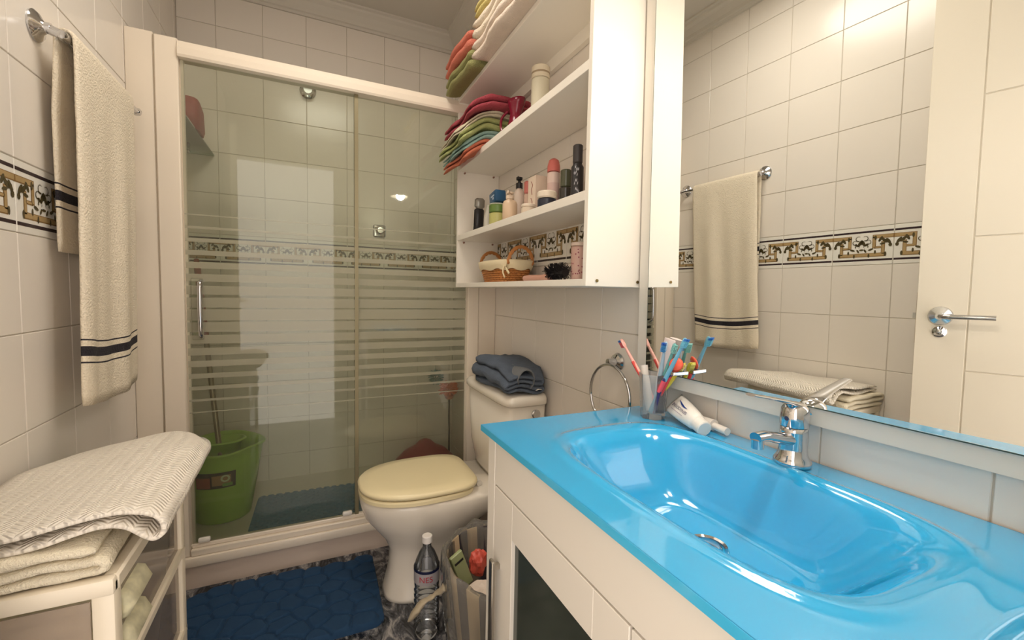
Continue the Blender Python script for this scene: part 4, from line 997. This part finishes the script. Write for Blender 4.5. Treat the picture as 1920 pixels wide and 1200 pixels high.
b = B(); box(b, (-.022, -.006, 0), (.022, .006, .115), .002); xf(b, Matrix.Translation((.436, 1.215, .235)) @ Matrix.Rotation(-.35, 4, 'Y') @ Matrix.Rotation(.3, 4, 'Z')); newobj('packet', b, lt(150, 158, 112), t)
b = B(); box(b, (-.016, -.0068, .085), (.016, -.006, .092), 0); xf(b, Matrix.Translation((.436, 1.215, .235)) @ Matrix.Rotation(-.35, 4, 'Y') @ Matrix.Rotation(.3, 4, 'Z')); newobj('print', b, M['black'], t)
# ================================================================== DRAWER TOWER (left foreground)
TX0, TX1, TY0, TY1, TZ = XL + .004, -.282, .862, 1.285, .672
tw = thing('storage_tower', ((TX0 + TX1) / 2, 1.07, 0), 'ivory plastic storage tower with translucent sides in the left foreground', 'storage tower')
def post(x, y):
    b = B(); box(b, (x - .015, y - .015, 0), (x + .015, y + .015, TZ - .004), .005, 0, 2); newobj('post', b, M['tower'], tw, True)
for x in (TX0 + .015, TX1 - .015):
    for y in (TY0 + .015, TY1 - .015): post(x, y)
for z_, nm in ((TZ - .028, 'top_frame'), (.478, 'rail_frame'), (.270, 'rail_frame'), (.04, 'rail_frame')):
    b = B(); h_ = .028 if nm == 'top_frame' else .022
    box(b, (TX0, TY0 - .002, z_), (TX1, TY0 + .020, z_ + h_), .005, 0, 2); box(b, (TX0, TY1 - .020, z_), (TX1, TY1 + .002, z_ + h_), .004); box(b, (TX1 - .020, TY0 + .01, z_), (TX1 + .002, TY1 - .01, z_ + h_), .004); box(b, (TX0, TY0 + .01, z_), (TX0 + .02, TY1 - .01, z_ + h_), .004)
    newobj(nm, b, M['tower'], tw, True)
b = B(); box(b, (TX0 + .01, TY0 + .01, TZ - .010), (TX1 - .01, TY1 - .01, TZ - .004)); newobj('top_panel', b, M['tower'], tw)
for z0, z1 in ((.500, TZ - .035), (.292, .474), (.062, .266)):
    b = B(); box(b, (TX0 + .032, TY0 + .006, z0), (TX1 - .032, TY0 + .009, z1), .001); box(b, (TX1 - .011, TY0 + .034, z0), (TX1 - .008, TY1 - .034, z1)); box(b, (TX0 + .03, TY1 - .009, z0), (TX1 - .03, TY1 - .006, z1)); newobj('translucent_bin', b, M['drawerpl'], tw)
    b = B(); box(b, (TX0 + .01, TY0 + .012, z0 - .006), (TX1 - .012, TY1 - .012, z0 - .002)); newobj('bin_floor', b, M['tower'], tw)
b = B(); loft(b, [(.500, -.50, -.31, .11, 1.14, 4), (.53, -.51, -.302, .125, 1.14, 4), (.60, -.51, -.302, .12, 1.14, 4), (.632, -.49, -.31, .10, 1.14, 3)], 32)
for v in b.verts: v.co += Vector((noise.noise(v.co * 25) * .008 - .004, 0, noise.noise(v.co * 22) * .008))
for v in b.verts: v.co.x = min(v.co.x, TX1 - .014)
tag(newobj('folded_linen', b, mat('pink_linen', s(222, 160, 146), .9, var=.2, vscale=9), smooth='all'), 'pink linen bundle inside the storage tower', 'linen')
b = B(); ribbon(b, foldpath(-.48, -.302, 0, .03, 4, seg=8), .028, .90, 1.0, 10, lambda u, w_, v: (u, v, .502 + w_), .003, 20)
tag(newobj('patterned_cloth', b, mat('green_cloth', s(206, 200, 168), .9, var=.5, vscale=45), smooth='all'), 'green patterned cloth inside the storage tower near its front corner', 'cloth')
# towel lying on the tower top (two folded layers)
b = B()
ribbon(b, foldpath(TX0 + .016, TX1 - .024, 0, .0165, 3, seg=14), .0155, TY0 - .004, TY1 - .03, 40, lambda u, w_, v: (u + .004 * math.sin(v * 18), v + .01 * math.sin(u * 14), TZ + .003 + w_), .004, 22)
tag(newobj('folded_towel', b, M['cream'], smooth='all'), 'cream terry towel folded flat on the storage tower under the blanket', 'towel')
def knitmat():
    m = mat('cable_knit', s(240, 231, 216), .95); nt = m.node_tree; bs_ = nt.nodes['Principled BSDF']
    tc = nt.nodes.new('ShaderNodeUVMap'); sx = nt.nodes.new('ShaderNodeSeparateXYZ'); nt.links.new(tc.outputs[0], sx.inputs[0])
    def mth(op, a, b=None):
        n = nt.nodes.new('ShaderNodeMath'); n.operation = op
        for k, v in enumerate((a, b)):
            if v is None: continue
            if isinstance(v, (int, float)): n.inputs[k].default_value = v
            else: nt.links.new(v, n.inputs[k])
        return n.outputs[0]
    # herringbone / cable: columns along v, slanted ribs mirrored in each column
    c = mth('DIVIDE', sx.outputs[1], .034); fr_ = mth('FRACT', c); tri = mth('ABSOLUTE', mth('SUBTRACT', fr_, .5))
    rib = mth('SINE', mth('MULTIPLY', mth('ADD', sx.outputs[0], mth('MULTIPLY', tri, .030)), 2 * PI / .0095))
    col_ = mth('SMOOTH_MIN', tri, .12) if False else mth('MINIMUM', mth('MULTIPLY', tri, 6), 1)
    h_ = mth('MULTIPLY', mth('ADD', mth('MULTIPLY', rib, .5), .9), mth('POWER', mth('SUBTRACT', 1.0, mth('MULTIPLY', mth('ABSOLUTE', mth('SUBTRACT', mth('MULTIPLY', tri, 2), .5)), 1.5)), .5))
    bp = nt.nodes.new('ShaderNodeBump'); bp.inputs['Distance'].default_value = .005; bp.inputs['Strength'].default_value = .75
    nt.links.new(h_, bp.inputs['Height']); nt.links.new(bp.outputs[0], bs_.inputs['Normal']); return m
M['cable'] = knitmat()
# knitted blanket folded on top: serpentine with an open loop at its right edge
kp = [(-.535, 0), (-.44, 0), (-.38, .002), (-.34, .009), (-.305, .012), (-.275, .004), (-.250, -.016), (-.236, -.022), (-.226, -.012), (-.230, .010), (-.250, .024), (-.29, .031), (-.35, .029), (-.42, .020), (-.535, .014)]
kp = [(p.x, p.y) for p in spline([(a, b_, 0) for a, b_ in kp], 4)]
def fm_k(u, w_, v):
    q = (v - .885) / .45; r_ = max(0, (v - 1.18) / .19)
    x = u
    if u < -.44: x = -.44 + (u + .44) * (1 - .62 * min(1, r_) ** 1.6)
    y = v + .035 * math.sin((u + .54) * 9) * q + (u + .40) * .05
    zz = TZ + .062 + w_ - .020 * max(0, r_) ** 2 - .05 * max(0, (-.27 - u) * 0)
    if u > -.34: x = -.34 + (u + .34) * (1 - .30 * max(0, (v - 1.24) / .10) ** 1.5)
    rt = max(0, (u + .275) / .04); zz += .020 * min(1, rt) * min(1, max(0, q)) * (1 if w_ < 0 else 0)
    return (max(x, XL + .012), y, zz)
b = B(); ribbon(b, kp, .011, .880, 1.34, 50, fm_k, .006, 10)
tag(newobj('knitted_blanket', b, M['cable'], smooth='all'), 'cream cable-knit blanket folded on top of the storage tower', 'blanket')
